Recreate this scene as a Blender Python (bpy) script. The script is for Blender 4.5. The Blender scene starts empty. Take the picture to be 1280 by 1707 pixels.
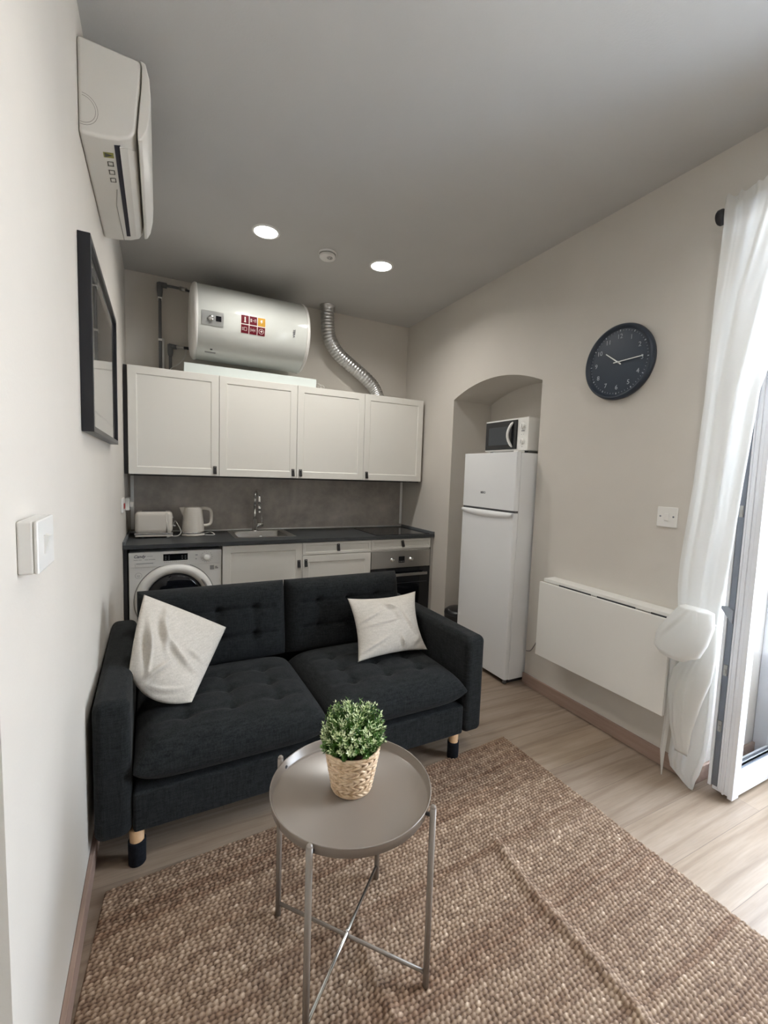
import bpy, bmesh, math, random
import numpy as np
from mathutils import Vector, Matrix
from math import pi, sin, cos, radians as rad

random.seed(7)
SC = bpy.context.scene
COL = SC.collection

# ---------------------------------------------------------------- camera
F_PX = 735.7955
CAM = Vector((0.2237, -3.984, 1.400))
YAW, PITCH, ROLL = 0.4714, -0.0838, 0.0338
fwd = Vector((sin(YAW) * cos(PITCH), cos(YAW) * cos(PITCH), sin(PITCH)))
rgt = Vector((cos(YAW), -sin(YAW), 0))
upv = rgt.cross(fwd)
r2 = cos(ROLL) * rgt + sin(ROLL) * upv
u2 = -sin(ROLL) * rgt + cos(ROLL) * upv
cd = bpy.data.cameras.new('camera')
cam = bpy.data.objects.new('camera', cd)
COL.objects.link(cam)
cd.sensor_fit = 'HORIZONTAL'
cd.sensor_width = 36
cd.lens = F_PX / 1280 * 36
cd.clip_start = 0.02
M = Matrix((r2, u2, -fwd)).transposed().to_4x4()
M.translation = CAM
cam.matrix_world = M
SC.camera = cam

# ---------------------------------------------------------------- light
w = bpy.data.worlds.new('world')
SC.world = w
w.use_nodes = True
bg = w.node_tree.nodes['Background']
bg.inputs[0].default_value = (0.75, 0.86, 1.0, 1)
bg.inputs[1].default_value = 21.0


def lamp(name, kind, loc, energy, color=(1, 1, 1), **kw):
    l = bpy.data.lights.new(name, kind)
    l.energy = energy
    l.color = color
    for k, v in kw.items():
        setattr(l, k, v)
    o = bpy.data.objects.new(name, l)
    o.location = loc
    COL.objects.link(o)
    return o


sun = lamp('sun', 'SUN', (0, 0, 8), 34, (1, .97, .93), angle=0.01)
sun.rotation_euler = Vector((0.62, 0.25, -0.75)).to_track_quat('-Z', 'Y').to_euler()
portal = lamp('daylight_portal', 'AREA', (2.70, -3.52, 1.25), 10, shape='RECTANGLE', size=1.2, size_y=2.4)
portal.rotation_euler = Vector((-1, 0, 0)).to_track_quat('-Z', 'Z').to_euler()
portal.data.cycles.is_portal = True
# recessed ceiling lamps: two over the sofa, two behind the camera
for lx, ly, le in ((0.822, -1.075, 9), (1.636, -1.043, 9), (0.822, -3.45, 5), (1.636, -3.45, 5)):
    d = lamp('downlight_lamp', 'AREA', (lx, ly, 2.862), le, (1, .97, .91), shape='DISK', size=0.13)
    d.data.spread = rad(150)
SC.view_settings.view_transform = 'Standard'
SC.view_settings.look = 'None'
SC.view_settings.gamma = 1
SC.view_settings.use_curve_mapping = False
SC.view_settings.exposure = 0.0
SC.cycles.use_denoising = True
SC.cycles.max_bounces = 10
SC.cycles.diffuse_bounces = 7
SC.cycles.sample_clamp_indirect = 8


# ---------------------------------------------------------------- materials
def mat(name, col, rough=.5, metal=0, spec=.5, **kw):
    m = bpy.data.materials.new(name)
    m.use_nodes = True
    b = m.node_tree.nodes['Principled BSDF']
    b.inputs['Base Color'].default_value = (*col, 1)
    b.inputs['Roughness'].default_value = rough
    b.inputs['Metallic'].default_value = metal
    b.inputs['Specular IOR Level'].default_value = spec
    for k, v in kw.items():
        b.inputs[k].default_value = v
    return m


def nodes(m):
    return m.node_tree.nodes, m.node_tree.links, m.node_tree.nodes['Principled BSDF']


def coords(m, scale=(1, 1, 1), rot=(0, 0, 0)):
    n, l, b = nodes(m)
    tc = n.new('ShaderNodeTexCoord')
    mp = n.new('ShaderNodeMapping')
    mp.inputs['Scale'].default_value = scale
    mp.inputs['Rotation'].default_value = rot
    l.new(tc.outputs['Object'], mp.inputs[0])
    return mp.outputs[0]


def noise(m, vec, scale, detail=3, rough=.5):
    n, l, b = nodes(m)
    t = n.new('ShaderNodeTexNoise')
    t.inputs['Scale'].default_value = scale
    t.inputs['Detail'].default_value = detail
    t.inputs['Roughness'].default_value = rough
    l.new(vec, t.inputs['Vector'])
    return t.outputs['Fac']


def ramp(m, fac, stops):
    n, l, b = nodes(m)
    r = n.new('ShaderNodeValToRGB')
    e = r.color_ramp.elements
    while len(e) < len(stops):
        e.new(.5)
    for i, (p, c) in enumerate(stops):
        e[i].position = p
        e[i].color = (*c, 1)
    l.new(fac, r.inputs[0])
    return r.outputs[0]


def bump(m, h, strength, dist=.01):
    n, l, b = nodes(m)
    bp = n.new('ShaderNodeBump')
    bp.inputs['Strength'].default_value = strength
    bp.inputs['Distance'].default_value = dist
    l.new(h, bp.inputs['Height'])
    l.new(bp.outputs[0], b.inputs['Normal'])


def math_(m, op, a, c=None):
    n, l, b = nodes(m)
    t = n.new('ShaderNodeMath')
    t.operation = op
    for i, v in enumerate((a, c)):
        if v is None:
            continue
        if isinstance(v, (int, float)):
            t.inputs[i].default_value = v
        else:
            l.new(v, t.inputs[i])
    return t.outputs[0]


def mixc(m, fac, a, c, mode='MIX'):
    n, l, b = nodes(m)
    t = n.new('ShaderNodeMix')
    t.data_type = 'RGBA'
    t.blend_type = mode
    for sock, v in ((t.inputs[0], fac), (t.inputs[6], a), (t.inputs[7], c)):
        if isinstance(v, (int, float)):
            sock.default_value = v
        elif isinstance(v, tuple):
            sock.default_value = (*v, 1)
        else:
            l.new(v, sock)
    return t.outputs[2]


def setcol(m, c):
    n, l, b = nodes(m)
    l.new(c, b.inputs['Base Color'])


def plaster(name, col, sc=90, st=.08):
    m = mat(name, col, .85, spec=.2)
    v = coords(m)
    f = noise(m, v, 2.2, 4)
    setcol(m, ramp(m, f, [(.3, tuple(c * .97 for c in col)), (.7, tuple(min(1, c * 1.02) for c in col))]))
    bump(m, noise(m, v, sc, 3), st, .004)
    return m


WALL = plaster('warm_grey_wall_paint', (.615, .580, .530))
CEIL = plaster('ceiling_paint', (.53, .522, .508), 140, .10)
WHITE = mat('white_lacquer', (.80, .79, .755), .38)
WHITE_S = mat('white_satin_door', (.74, .725, .68), .42)
PLAST = mat('white_plastic', (.78, .77, .74), .35)
ACW = mat('air_conditioner_plastic', (.70, .68, .635), .42)
FRIDGEW = mat('fridge_enamel', (.80, .81, .82), .22)
BOIL = mat('boiler_enamel', (.66, .68, .65), .12, **{'Coat Weight': .5, 'Coat Roughness': .05})
PVC = mat('window_pvc', (.82, .84, .88), .3)
BLACK = mat('black_plastic', (.012, .012, .014), .35)
BLACKM = mat('matte_black', (.02, .02, .022), .6)
LEATHER = mat('black_leather', (.012, .011, .012), .5)
GLASSB = mat('black_glass', (.006, .007, .010), .06)
DARKGAP = mat('shadow_gap', (.01, .01, .01), .9)
CHROME = mat('chrome', (.78, .78, .78), .12, 1)
STEEL = mat('brushed_steel', (.46, .45, .43), .32, 1)
ALU = mat('aluminium_foil', (.62, .62, .62), .3, 1)
GREYP = mat('grey_pipe_plastic', (.15, .155, .165), .45)
STRIP = mat('light_grey_strip', (.88, .88, .86), .4)
METALD = mat('lock_strip_metal', (.22, .24, .28), .4, .7)
MAROON = mat('maroon_sticker', (.13, .006, .016), .6, spec=.2)
YELL = mat('yellow_sticker', (.55, .29, .02), .6)
PRINT = mat('pale_print', (.75, .70, .66), .5)
INK = mat('dark_print', (.03, .03, .035), .5)
GREYINK = mat('grey_print', (.28, .28, .28), .5)
LOGOG = mat('grey_logo', (.18, .18, .20), .4)
RED = mat('red_switch_plastic', (.35, .03, .03), .4)
CORD = mat('white_cord', (.62, .61, .58), .5)
CORDG = mat('grey_cord', (.20, .18, .17), .5)
TAUPE = mat('taupe_powder_coat', (.235, .200, .168), .22, 0, .5)
ZINC = mat('zinc_rod', (.62, .62, .60), .25, 1)
CLOCKB = mat('clock_blue_black', (.022, .033, .052), .42)
CLOCKF = mat('clock_face', (.026, .040, .062), .30)
CLOCKN = mat('clock_markings', (.42, .46, .52), .5)
HANDW = mat('clock_hand_white', (.85, .87, .85), .4)
CERAM = mat('white_board', (.72, .78, .76), .35)
LIT = bpy.data.materials.new('lit_diffuser')
LIT.use_nodes = True
_b = LIT.node_tree.nodes['Principled BSDF']
_b.inputs['Emission Color'].default_value = (1, .97, .92, 1)
_b.inputs['Emission Strength'].default_value = 14

GLASS = mat('pane_glass', (1, 1, 1), 0.0, **{'Transmission Weight': 1.0, 'IOR': 1.05})
PICG = mat('picture_glass', (1, 1, 1), 0.02, **{'Transmission Weight': 1.0, 'IOR': 1.25})
GREYTILE = mat('balcony_tile', (.42, .43, .45), .6)
FACADE = plaster('pale_facade', (.80, .77, .72), 20, .2)


def wood_floor():
    m = mat('oak_laminate', (.4, .3, .2), .42, spec=.4)
    n, l, b = nodes(m)
    tc = n.new('ShaderNodeTexCoord')
    br = n.new('ShaderNodeTexBrick')
    br.offset = .37
    br.inputs['Scale'].default_value = 1
    br.inputs['Brick Width'].default_value = 1.28
    br.inputs['Row Height'].default_value = .192
    br.inputs['Mortar Size'].default_value = .0012
    br.inputs['Mortar Smooth'].default_value = .2
    br.inputs['Color1'].default_value = (0, 0, 0, 1)
    br.inputs['Color2'].default_value = (1, 1, 1, 1)
    br.inputs['Mortar'].default_value = (.5, .5, .5, 1)
    mp0 = n.new('ShaderNodeMapping')
    mp0.inputs['Location'].default_value = (.83, .062, 0)
    l.new(tc.outputs['Object'], mp0.inputs[0])
    l.new(mp0.outputs[0], br.inputs['Vector'])
    # per plank offset for the grain
    sep = n.new('ShaderNodeSeparateXYZ')
    l.new(mp0.outputs[0], sep.inputs[0])
    row = math_(m, 'FLOOR', math_(m, 'DIVIDE', sep.outputs[1], .192))
    cmb = n.new('ShaderNodeCombineXYZ')
    l.new(math_(m, 'ADD', math_(m, 'MULTIPLY', sep.outputs[0], 1.0), math_(m, 'MULTIPLY', row, 7.31)), cmb.inputs[0])
    l.new(math_(m, 'MULTIPLY', sep.outputs[1], 9.0), cmb.inputs[1])
    l.new(math_(m, 'MULTIPLY', row, 3.7), cmb.inputs[2])
    g1 = noise(m, cmb.outputs[0], 1.5, 6, .62)
    wv = n.new('ShaderNodeTexWave')
    wv.bands_direction = 'Y'
    wv.inputs['Scale'].default_value = .42
    wv.inputs['Distortion'].default_value = 16
    wv.inputs['Detail'].default_value = 3
    wv.inputs['Detail Scale'].default_value = .55
    l.new(cmb.outputs[0], wv.inputs['Vector'])
    c2 = n.new('ShaderNodeCombineXYZ')
    l.new(math_(m, 'MULTIPLY', sep.outputs[0], 4.0), c2.inputs[0])
    l.new(math_(m, 'MULTIPLY', sep.outputs[1], 90.0), c2.inputs[1])
    fine = noise(m, c2.outputs[0], 1.6, 4)
    base = ramp(m, g1, [(.25, (.225, .165, .117)), (.5, (.31, .24, .18)), (.75, (.375, .30, .235))])
    wr = ramp(m, wv.outputs['Fac'], [(0, (.70, .66, .62)), (.16, (1, 1, 1)), (1, (1.04, 1.04, 1.04))])
    c = mixc(m, .55, base, wr, 'MULTIPLY')
    fr = ramp(m, fine, [(.3, (.86, .86, .86)), (.6, (1.05, 1.05, 1.05))])
    c = mixc(m, .6, c, fr, 'MULTIPLY')
    tint = ramp(m, br.outputs['Color'], [(0, (.90, .90, .92)), (1, (1.06, 1.05, 1.03))])
    c = mixc(m, 1.0, c, tint, 'MULTIPLY')
    c = mixc(m, math_(m, 'MULTIPLY', br.outputs['Fac'], .55), c, (.12, .09, .07))
    setcol(m, c)
    bump(m, math_(m, 'SUBTRACT', math_(m, 'MULTIPLY', fine, .15), br.outputs['Fac']), .25, .002)
    return m


def wood(name, dark, light, scale=(1, 14, 14), rough=.5):
    m = mat(name, light, rough)
    v = coords(m, scale)
    setcol(m, ramp(m, noise(m, v, 4, 5, .6), [(.3, dark), (.7, light)]))
    return m


OAKF = wood_floor()
BASEB = wood('baseboard_wood', (.30, .205, .165), (.37, .265, .215), (14, 1, 14))
BEECH = wood('beech_leg', (.50, .30, .15), (.62, .40, .22), (14, 14, 2))


def concrete():
    m = mat('concrete_laminate', (.15, .14, .13), .55)
    v = coords(m)
    f = noise(m, v, 3.2, 7, .62)
    f2 = noise(m, v, 14, 5, .6)
    c = ramp(m, f, [(.28, (.25, .232, .214)), (.5, (.365, .337, .31)), (.72, (.46, .425, .395))])
    c2 = ramp(m, f2, [(.35, (.86, .86, .86)), (.65, (1.08, 1.06, 1.04))])
    setcol(m, mixc(m, .8, c, c2, 'MULTIPLY'))
    return m


def worktopm():
    m = mat('dark_slate_worktop', (.06, .065, .07), .42)
    v = coords(m, (2, 12, 12))
    setcol(m, ramp(m, noise(m, v, 6, 6, .6), [(.3, (.028, .031, .034)), (.7, (.052, .057, .061))]))
    bump(m, noise(m, v, 30, 3), .1, .001)
    return m


def fabric(name, c0, c1, sc=420, st=.35, rough=.95, sheen=.0):
    m = mat(name, c1, rough, spec=.15)
    b = m.node_tree.nodes['Principled BSDF']
    b.inputs['Sheen Weight'].default_value = sheen
    v = coords(m, (1, 1, 1))
    f = noise(m, v, sc, 2, .7)
    va = noise(m, coords(m, (1, 1, .15)), sc * .5, 2, .6)
    vb = noise(m, coords(m, (.15, .15, 1)), sc * .5, 2, .6)
    s = math_(m, 'ADD', math_(m, 'MULTIPLY', f, .4), math_(m, 'MULTIPLY', math_(m, 'ADD', va, vb), .3))
    setcol(m, ramp(m, s, [(.36, c0), (.64, c1)]))
    bump(m, s, st, .002)
    return m


CONC = concrete()
WTOP = worktopm()
SOFAF = fabric('charcoal_fabric', (.0045, .0055, .0062), (.0265, .0290, .0300), 330, .5, sheen=.04)
SOCK = fabric('black_sock_fabric', (.004, .005, .007), (.016, .018, .024), 500)
PILF = fabric('linen_cushion_fabric', (.47, .44, .39), (.64, .60, .545), 380, .3)


def curtainm():
    m = bpy.data.materials.new('sheer_white_curtain')
    m.use_nodes = True
    n, l = m.node_tree.nodes, m.node_tree.links
    n.remove(n['Principled BSDF'])
    o = n['Material Output']
    d = n.new('ShaderNodeBsdfDiffuse')
    t = n.new('ShaderNodeBsdfTranslucent')
    tr = n.new('ShaderNodeBsdfTransparent')
    d.inputs[0].default_value = (.80, .79, .76, 1)
    t.inputs[0].default_value = (.82, .82, .80, 1)
    a = n.new('ShaderNodeMixShader')
    a.inputs[0].default_value = .42
    l.new(d.outputs[0], a.inputs[1])
    l.new(t.outputs[0], a.inputs[2])
    c = n.new('ShaderNodeMixShader')
    c.inputs[0].default_value = .04
    l.new(a.outputs[0], c.inputs[1])
    l.new(tr.outputs[0], c.inputs[2])
    l.new(c.outputs[0], o.inputs[0])
    return m


CURT = curtainm()


def jute():
    m = mat('jute_weave', (.4, .28, .17), .72, spec=.25)
    n, l, b = nodes(m)
    at = n.new('ShaderNodeAttribute')
    at.attribute_name = 'bead'
    sp = n.new('ShaderNodeSeparateColor')
    l.new(at.outputs['Color'], sp.inputs[0])
    base = ramp(m, sp.outputs[0], [(0, (.045, .026, .017)), (.3, (.150, .097, .066)), (.55, (.262, .186, .133)), (.8, (.41, .315, .24)), (1, (.66, .55, .44))])
    band = ramp(m, sp.outputs[1], [(0, (.78, .66, .58)), (.5, (1.02, .98, .93)), (1, (1.26, 1.24, 1.18))])
    c = mixc(m, 1.0, base, band, 'MULTIPLY')
    fib = noise(m, coords(m, (1, 1, 1)), 500, 2)
    c = mixc(m, .5, c, ramp(m, fib, [(.3, (.75, .75, .75)), (.7, (1.1, 1.1, 1.1))]), 'MULTIPLY')
    setcol(m, c)
    bump(m, fib, .3, .002)
    return m


JUTE = jute()


def wicker():
    m = mat('water_hyacinth_wicker', (.62, .42, .24), .6)
    v = coords(m)
    setcol(m, ramp(m, noise(m, v, 60, 4), [(.3, (.52, .34, .19)), (.5, (.72, .53, .35)), (.75, (.84, .67, .48))]))
    return m


WICK = wicker()
WICKD = mat('wicker_inside', (.10, .05, .025), .8)


def leafm(name, a, c):
    m = mat(name, a, .45)
    v = coords(m)
    setcol(m, ramp(m, noise(m, v, 35, 3), [(.35, a), (.65, c)]))
    return m


LEAFD = leafm('green_leaf', (.022, .085, .010), (.115, .25, .035))
LEAFL = leafm('pale_leaf_tip', (.50, .62, .28), (.86, .90, .66))


def printm():
    m = mat('soft_grey_print', (.5, .5, .5), .6)
    n, l, b = nodes(m)
    tc = n.new('ShaderNodeTexCoord')
    sp = n.new('ShaderNodeSeparateXYZ')
    l.new(tc.outputs['Object'], sp.inputs[0])
    f = noise(m, coords(m, (1, 3, 6)), 3, 5)
    h = math_(m, 'ADD', sp.outputs[2], math_(m, 'MULTIPLY', f, .05))
    setcol(m, ramp(m, h, [(.0, (.62, .60, .56)), (.24, (.55, .53, .49)), (.30, (.50, .48, .45)), (.36, (.17, .165, .16)), (.6, (.12, .12, .12))]))
    return m


# ---------------------------------------------------------------- builders
ROOTM = {}


def inv(parent):
    return ROOTM.get(parent.name, Matrix.Identity(4)).inverted() if parent else Matrix.Identity(4)


def obj(name, bm, m, parent=None, bevel=0, seg=2, smooth=False, sub=0, angle=35, label=None):
    """Links a bmesh (built in world coordinates) as one mesh object."""
    me = bpy.data.meshes.new(name)
    if isinstance(bm, bmesh.types.BMesh):
        bmesh.ops.recalc_face_normals(bm, faces=bm.faces[:])
        bm.to_mesh(me)
        bm.free()
    else:
        me = bm
        me.name = name
    loc = Vector((0, 0, 0))
    if parent:
        me.transform(inv(parent))
    elif len(me.vertices):
        co = np.empty(len(me.vertices) * 3)
        me.vertices.foreach_get('co', co)
        co = co.reshape(-1, 3)
        loc = Vector(((co[:, 0].min() + co[:, 0].max()) / 2, (co[:, 1].min() + co[:, 1].max()) / 2, co[:, 2].min()))
        if name in KEEP_ORIGIN:
            loc = Vector((0, 0, 0))
        me.transform(Matrix.Translation(-loc))
    o = bpy.data.objects.new(name, me)
    COL.objects.link(o)
    o.location = loc
    if parent:
        o.parent = parent
        ROOTM[o.name] = ROOTM.get(parent.name, Matrix.Identity(4))
    for mm in (m if isinstance(m, (list, tuple)) else [m]):
        me.materials.append(mm)
    if smooth:
        for p in me.polygons:
            p.use_smooth = True
    if bevel:
        b = o.modifiers.new('bevel', 'BEVEL')
        b.width = bevel
        b.segments = seg
        b.limit_method = 'ANGLE'
        b.angle_limit = rad(angle)
        if smooth is not None:
            for p in me.polygons:
                p.use_smooth = True
            b.harden_normals = True
    if sub:
        s = o.modifiers.new('sub', 'SUBSURF')
        s.levels = s.render_levels = sub
    if label:
        o['label'] = label
    return o


KEEP_ORIGIN = {'floor', 'ceiling'}


def thing(name, label, cat, loc=(0, 0, 0), rz=0, group=None, kind=None):
    o = bpy.data.objects.new(name, None)
    COL.objects.link(o)
    o.empty_display_size = .1
    o.location = loc
    o.rotation_euler = (0, 0, rz)
    ROOTM[o.name] = Matrix.Translation(Vector(loc)) @ Matrix.Rotation(rz, 4, 'Z')
    return tag(o, label, cat, group, kind)


def tag(o, label=None, cat=None, group=None, kind=None):
    if label:
        o['label'] = label
    if cat:
        o['category'] = cat
    if group:
        o['group'] = group
    if kind:
        o['kind'] = kind
    return o


def B():
    return bmesh.new()


def box(bm, x0, x1, y0, y1, z0, z1, mi=0, mtx=None):
    x0, x1 = min(x0, x1), max(x0, x1)
    y0, y1 = min(y0, y1), max(y0, y1)
    z0, z1 = min(z0, z1), max(z0, z1)
    v = [Vector(c) for c in ((x0, y0, z0), (x1, y0, z0), (x1, y1, z0), (x0, y1, z0), (x0, y0, z1), (x1, y0, z1), (x1, y1, z1), (x0, y1, z1))]
    if mtx:
        v = [mtx @ c for c in v]
    v = [bm.verts.new(c) for c in v]
    for f in ((3, 2, 1, 0), (4, 5, 6, 7), (0, 1, 5, 4), (1, 2, 6, 5), (2, 3, 7, 6), (3, 0, 4, 7)):
        bm.faces.new([v[i] for i in f]).material_index = mi
    return bm


def quad(bm, pts, mi=0):
    f = bm.faces.new([bm.verts.new(p) for p in pts])
    f.material_index = mi
    return bm


def tube(bm, pts, r, seg=12, caps=True, mi=0):
    pts = [Vector(p) for p in pts]
    rs = r if isinstance(r, (list, tuple)) else [r] * len(pts)
    rings = []
    prev = None
    for i, p in enumerate(pts):
        t = (pts[min(i + 1, len(pts) - 1)] - pts[max(i - 1, 0)])
        t.normalize()
        if prev is None:
            a = Vector((0, 0, 1)) if abs(t.z) < .9 else Vector((1, 0, 0))
            n = t.cross(a).normalized()
        else:
            n = (prev - t * prev.dot(t)).normalized()
        prev = n
        b = t.cross(n)
        rings.append([bm.verts.new(p + (n * cos(2 * pi * k / seg) + b * sin(2 * pi * k / seg)) * rs[i]) for k in range(seg)])
    for a, b in zip(rings, rings[1:]):
        for k in range(seg):
            f = bm.faces.new((a[k], a[(k + 1) % seg], b[(k + 1) % seg], b[k]))
            f.smooth = True
            f.material_index = mi
    if caps:
        bm.faces.new(rings[0][::-1]).material_index = mi
        bm.faces.new(rings[-1]).material_index = mi
    return bm


def lathe(bm, prof, seg=32, mtx=None, mi=0, closed=False):
    """prof: list of (height, radius) about local z."""
    mtx = mtx or Matrix.Identity(4)
    rings = []
    for h, r in prof:
        if r < 1e-6:
            rings.append([bm.verts.new(mtx @ Vector((0, 0, h)))])
        else:
            rings.append([bm.verts.new(mtx @ Vector((r * cos(2 * pi * k / seg), r * sin(2 * pi * k / seg), h))) for k in range(seg)])
    for a, b in zip(rings, rings[1:]):
        for k in range(seg):
            j = (k + 1) % seg
            if len(a) == 1 and len(b) == 1:
                continue
            if len(a) == 1:
                f = bm.faces.new((a[0], b[j], b[k]))
            elif len(b) == 1:
                f = bm.faces.new((a[k], a[j], b[0]))
            else:
                f = bm.faces.new((a[k], a[j], b[j], b[k]))
            f.smooth = True
            f.material_index = mi
    return bm


def axis(loc, d):
    """matrix whose local z points along d, placed at loc"""
    q = Vector(d).to_track_quat('Z', 'Y')
    return Matrix.Translation(Vector(loc)) @ q.to_matrix().to_4x4()


def smoothpath(pts, n=8):
    P = [Vector(p) for p in pts]
    out = []
    for i in range(len(P) - 1):
        p0, p1, p2, p3 = P[max(i - 1, 0)], P[i], P[i + 1], P[min(i + 2, len(P) - 1)]
        for k in range(n):
            t = k / n
            out.append(.5 * ((2 * p1) + (-p0 + p2) * t + (2 * p0 - 5 * p1 + 4 * p2 - p3) * t * t + (-p0 + 3 * p1 - 3 * p2 + p3) * t ** 3))
    out.append(P[-1])
    return out


def text(s, size, mtx, depth=.0006, align='CENTER', shear=0, bold=0):
    """mesh of lettering; local x right, y up, z out of the surface"""
    c = bpy.data.curves.new('txt', 'FONT')
    c.body = s
    c.size = size
    c.extrude = depth
    c.align_x = align
    c.align_y = 'CENTER'
    c.shear = shear
    c.offset = bold
    c.resolution_u = 3
    o = bpy.data.objects.new('txt', c)
    me = bpy.data.meshes.new_from_object(o)
    bpy.data.objects.remove(o)
    bpy.data.curves.remove(c)
    me.transform(mtx)
    return me


def frame_m(origin, xdir, ydir):
    x = Vector(xdir).normalized()
    y = Vector(ydir).normalized()
    z = x.cross(y)
    m = Matrix((x, y, z)).transposed().to_4x4()
    m.translation = Vector(origin)
    return m


def join_me(meshes):
    bm = B()
    for me in meshes:
        bm.from_mesh(me)
    return bm


def structure(name, bm, m, **kw):
    o = obj(name, bm, m, **kw)
    o['kind'] = 'structure'
    return o


X, H = 2.458, 2.874
XO = 3.10          # outer face of the thick right wall
DY0, DY1, DH = -2.905, -4.12, 2.47    # balcony door opening
YF = -5.3          # wall behind the camera

# ================================================================ the room
bm = B(); box(bm, -.35, XO, YF, .15, -.06, 0)
structure('floor', bm, OAKF)
bm = B(); box(bm, -.35, XO, YF - .1, .15, H, H + .1)
structure('ceiling', bm, CEIL)
bm = B(); box(bm, -.35, XO, 0, .15, 0, H)
structure('wall_back', bm, WALL)
bm = B(); box(bm, -.35, XO, YF - .1, YF, 0, H)
structure('wall_front', bm, WALL)
# left wall, ends at a doorway beside the camera
bm = B()
box(bm, -.2, 0, -3.135, 0, 0, H)
box(bm, -.2, 0, -3.99, -3.135, 2.1, H)
box(bm, -.2, 0, YF, -3.99, 0, H)
structure('wall_left', bm, WALL)
t = thing('door_2', None, None, (-.2, -3.56, 0), kind='structure')
obj('door_panel', box(B(), -.19, -.15, -3.985, -3.14, .004, 2.096), WHITE_S, t, bevel=.003)
bm = B()
lathe(bm, [(0, .024), (.008, .024), (.01, .01), (.045, .01)], 16, axis((-.15, -3.90, 1.02), (1, 0, 0)))
tube(bm, [(-.108, -3.90, 1.02), (-.108, -3.78, 1.02)], .009)
obj('door_handle', bm, STEEL, t)

# right wall with arched niche and deep door reveal
NY0, NY1, NZ, NR = -.838, -1.815, 2.052, .103
NXB = 2.865
arch = []
ch = (NY0 - NY1) / 2
R = (ch * ch + NR * NR) / (2 * NR)
for i in range(25):
    y = NY1 + (NY0 - NY1) * i / 24
    dy = y - (NY0 + NY1) / 2
    arch.append((y, NZ + NR - R + math.sqrt(R * R - dy * dy)))
bm = B()
q = lambda *p: quad(bm, p)
for ya, yb, za in ((YF, DY1, 0), (DY1, DY0, DH), (DY0, NY1, 0), (NY0, 0, 0)):
    q((X, ya, za), (X, yb, za), (X, yb, H), (X, ya, H))
for (ya, za), (yb, zb) in zip(arch, arch[1:]):
    q((X, ya, za), (X, yb, zb), (X, yb, H), (X, ya, H))
    q((X, ya, za), (NXB, ya, za), (NXB, yb, zb), (X, yb, zb))
    q((NXB, ya, 0), (NXB, yb, 0), (NXB, yb, zb), (NXB, ya, za))
q((X, NY0, 0), (NXB, NY0, 0), (NXB, NY0, NZ), (X, NY0, NZ))
q((X, NY1, 0), (NXB, NY1, 0), (NXB, NY1, NZ), (X, NY1, NZ))
q((X, DY0, 0), (XO, DY0, 0), (XO, DY0, DH), (X, DY0, DH))
q((X, DY1, 0), (XO, DY1, 0), (XO, DY1, DH), (X, DY1, DH))
q((X, DY0, DH), (XO, DY0, DH), (XO, DY1, DH), (X, DY1, DH))
for ya, yb, za in ((YF - .1, DY1, 0), (DY1, DY0, DH), (DY0, .15, 0)):
    q((XO, ya, za), (XO, yb, za), (XO, yb, H + .1), (XO, ya, H + .1))
structure('wall_right', bm, WALL)

BH = .078
bm = B(); box(bm, 0, .014, -3.135, -.62, 0, BH)
structure('baseboard_left', bm, BASEB, bevel=.003)
bm = B()
box(bm, X - .014, X, DY0 - .014, NY1 + .006, 0, BH)
box(bm, X, XO - .12, DY0 - .014, DY0, 0, BH)
box(bm, X - .014, X, YF, DY1, 0, BH)
structure('baseboard_right', bm, BASEB, bevel=.003)

# ---------------------------------------------------------------- balcony door
# fixed frame in the outer half of the reveal
t = thing('window_1', None, None, (3.03, -3.51, 0), kind='structure')
bm = B()
box(bm, 2.98, 3.05, DY0 - .06, DY0, 0, DH)
box(bm, 2.98, 3.05, DY1, DY1 + .06, 0, DH)
box(bm, 2.98, 3.05, DY1, DY0, DH - .06, DH)
box(bm, 2.98, 3.05, DY1, DY0, 0, .045)
obj('door_frame', bm, PVC, t, bevel=.004)
# open leaf, standing at right angles to the wall, lock edge into the room
LX0, LX1, LYA, LYB, LZ0, LZ1 = 2.463, 2.975, -3.064, -2.962, .022, 2.41
lf = thing('door_1', None, None, (LX1, -3.0, 0), kind='structure')
bm = B()
ST = .038
ya, yb = LYA + .018, LYB - .016
for (x0, x1, z0, z1) in ((LX0 + .006, LX0 + ST, LZ0, LZ1), (LX1 - ST, LX1, LZ0, LZ1), (LX0 + ST, LX1 - ST, LZ0, LZ0 + .088), (LX0 + ST, LX1 - ST, LZ1 - .085, LZ1)):
    box(bm, x0, x1, ya, yb, z0, z1)
obj('sash_frame', bm, PVC, lf, bevel=.003)
bm = B()
# rebate lips at the lock edge: white strip, groove, ridges
box(bm, LX0, LX0 + .03, LYB - .013, LYB, LZ0 + .012, LZ1)
box(bm, LX0, LX0 + .012, LYB - .047, LYB - .040, LZ0 + .012, LZ1)
box(bm, LX0 - .002, LX0 + .012, LYB - .066, LYB - .058, LZ0, LZ1)
box(bm, LX0 - .004, LX0 + .05, LYA, LYA + .020, LZ0 - .004, LZ1)
box(bm, LX0 + .05, LX1, LYA + .006, LYA + .020, LZ0 - .002, LZ0 + .045)
obj('sash_rebate', bm, PVC, lf, bevel=.002)
bm = B()
box(bm, LX0 + .0015, LX0 + .008, LYB - .037, LYB - .016, LZ0 + .02, LZ1 - .02)
obj('lock_strip', bm, METALD, lf, label='dark grey metal lock strip')
bm = B()
for z in (.30, .56, 1.27, 1.70, 1.98, 2.2):
    box(bm, LX0 - .004, LX0 + .004, LYB - .034, LYB - .020, z, z + .05)
    box(bm, LX0 - .008, LX0 + .004, LYB - .031, LYB - .024, z + .012, z + .030)
obj('lock_catch', bm, STEEL, lf, label='steel lock catches')
bm = B()
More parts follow.
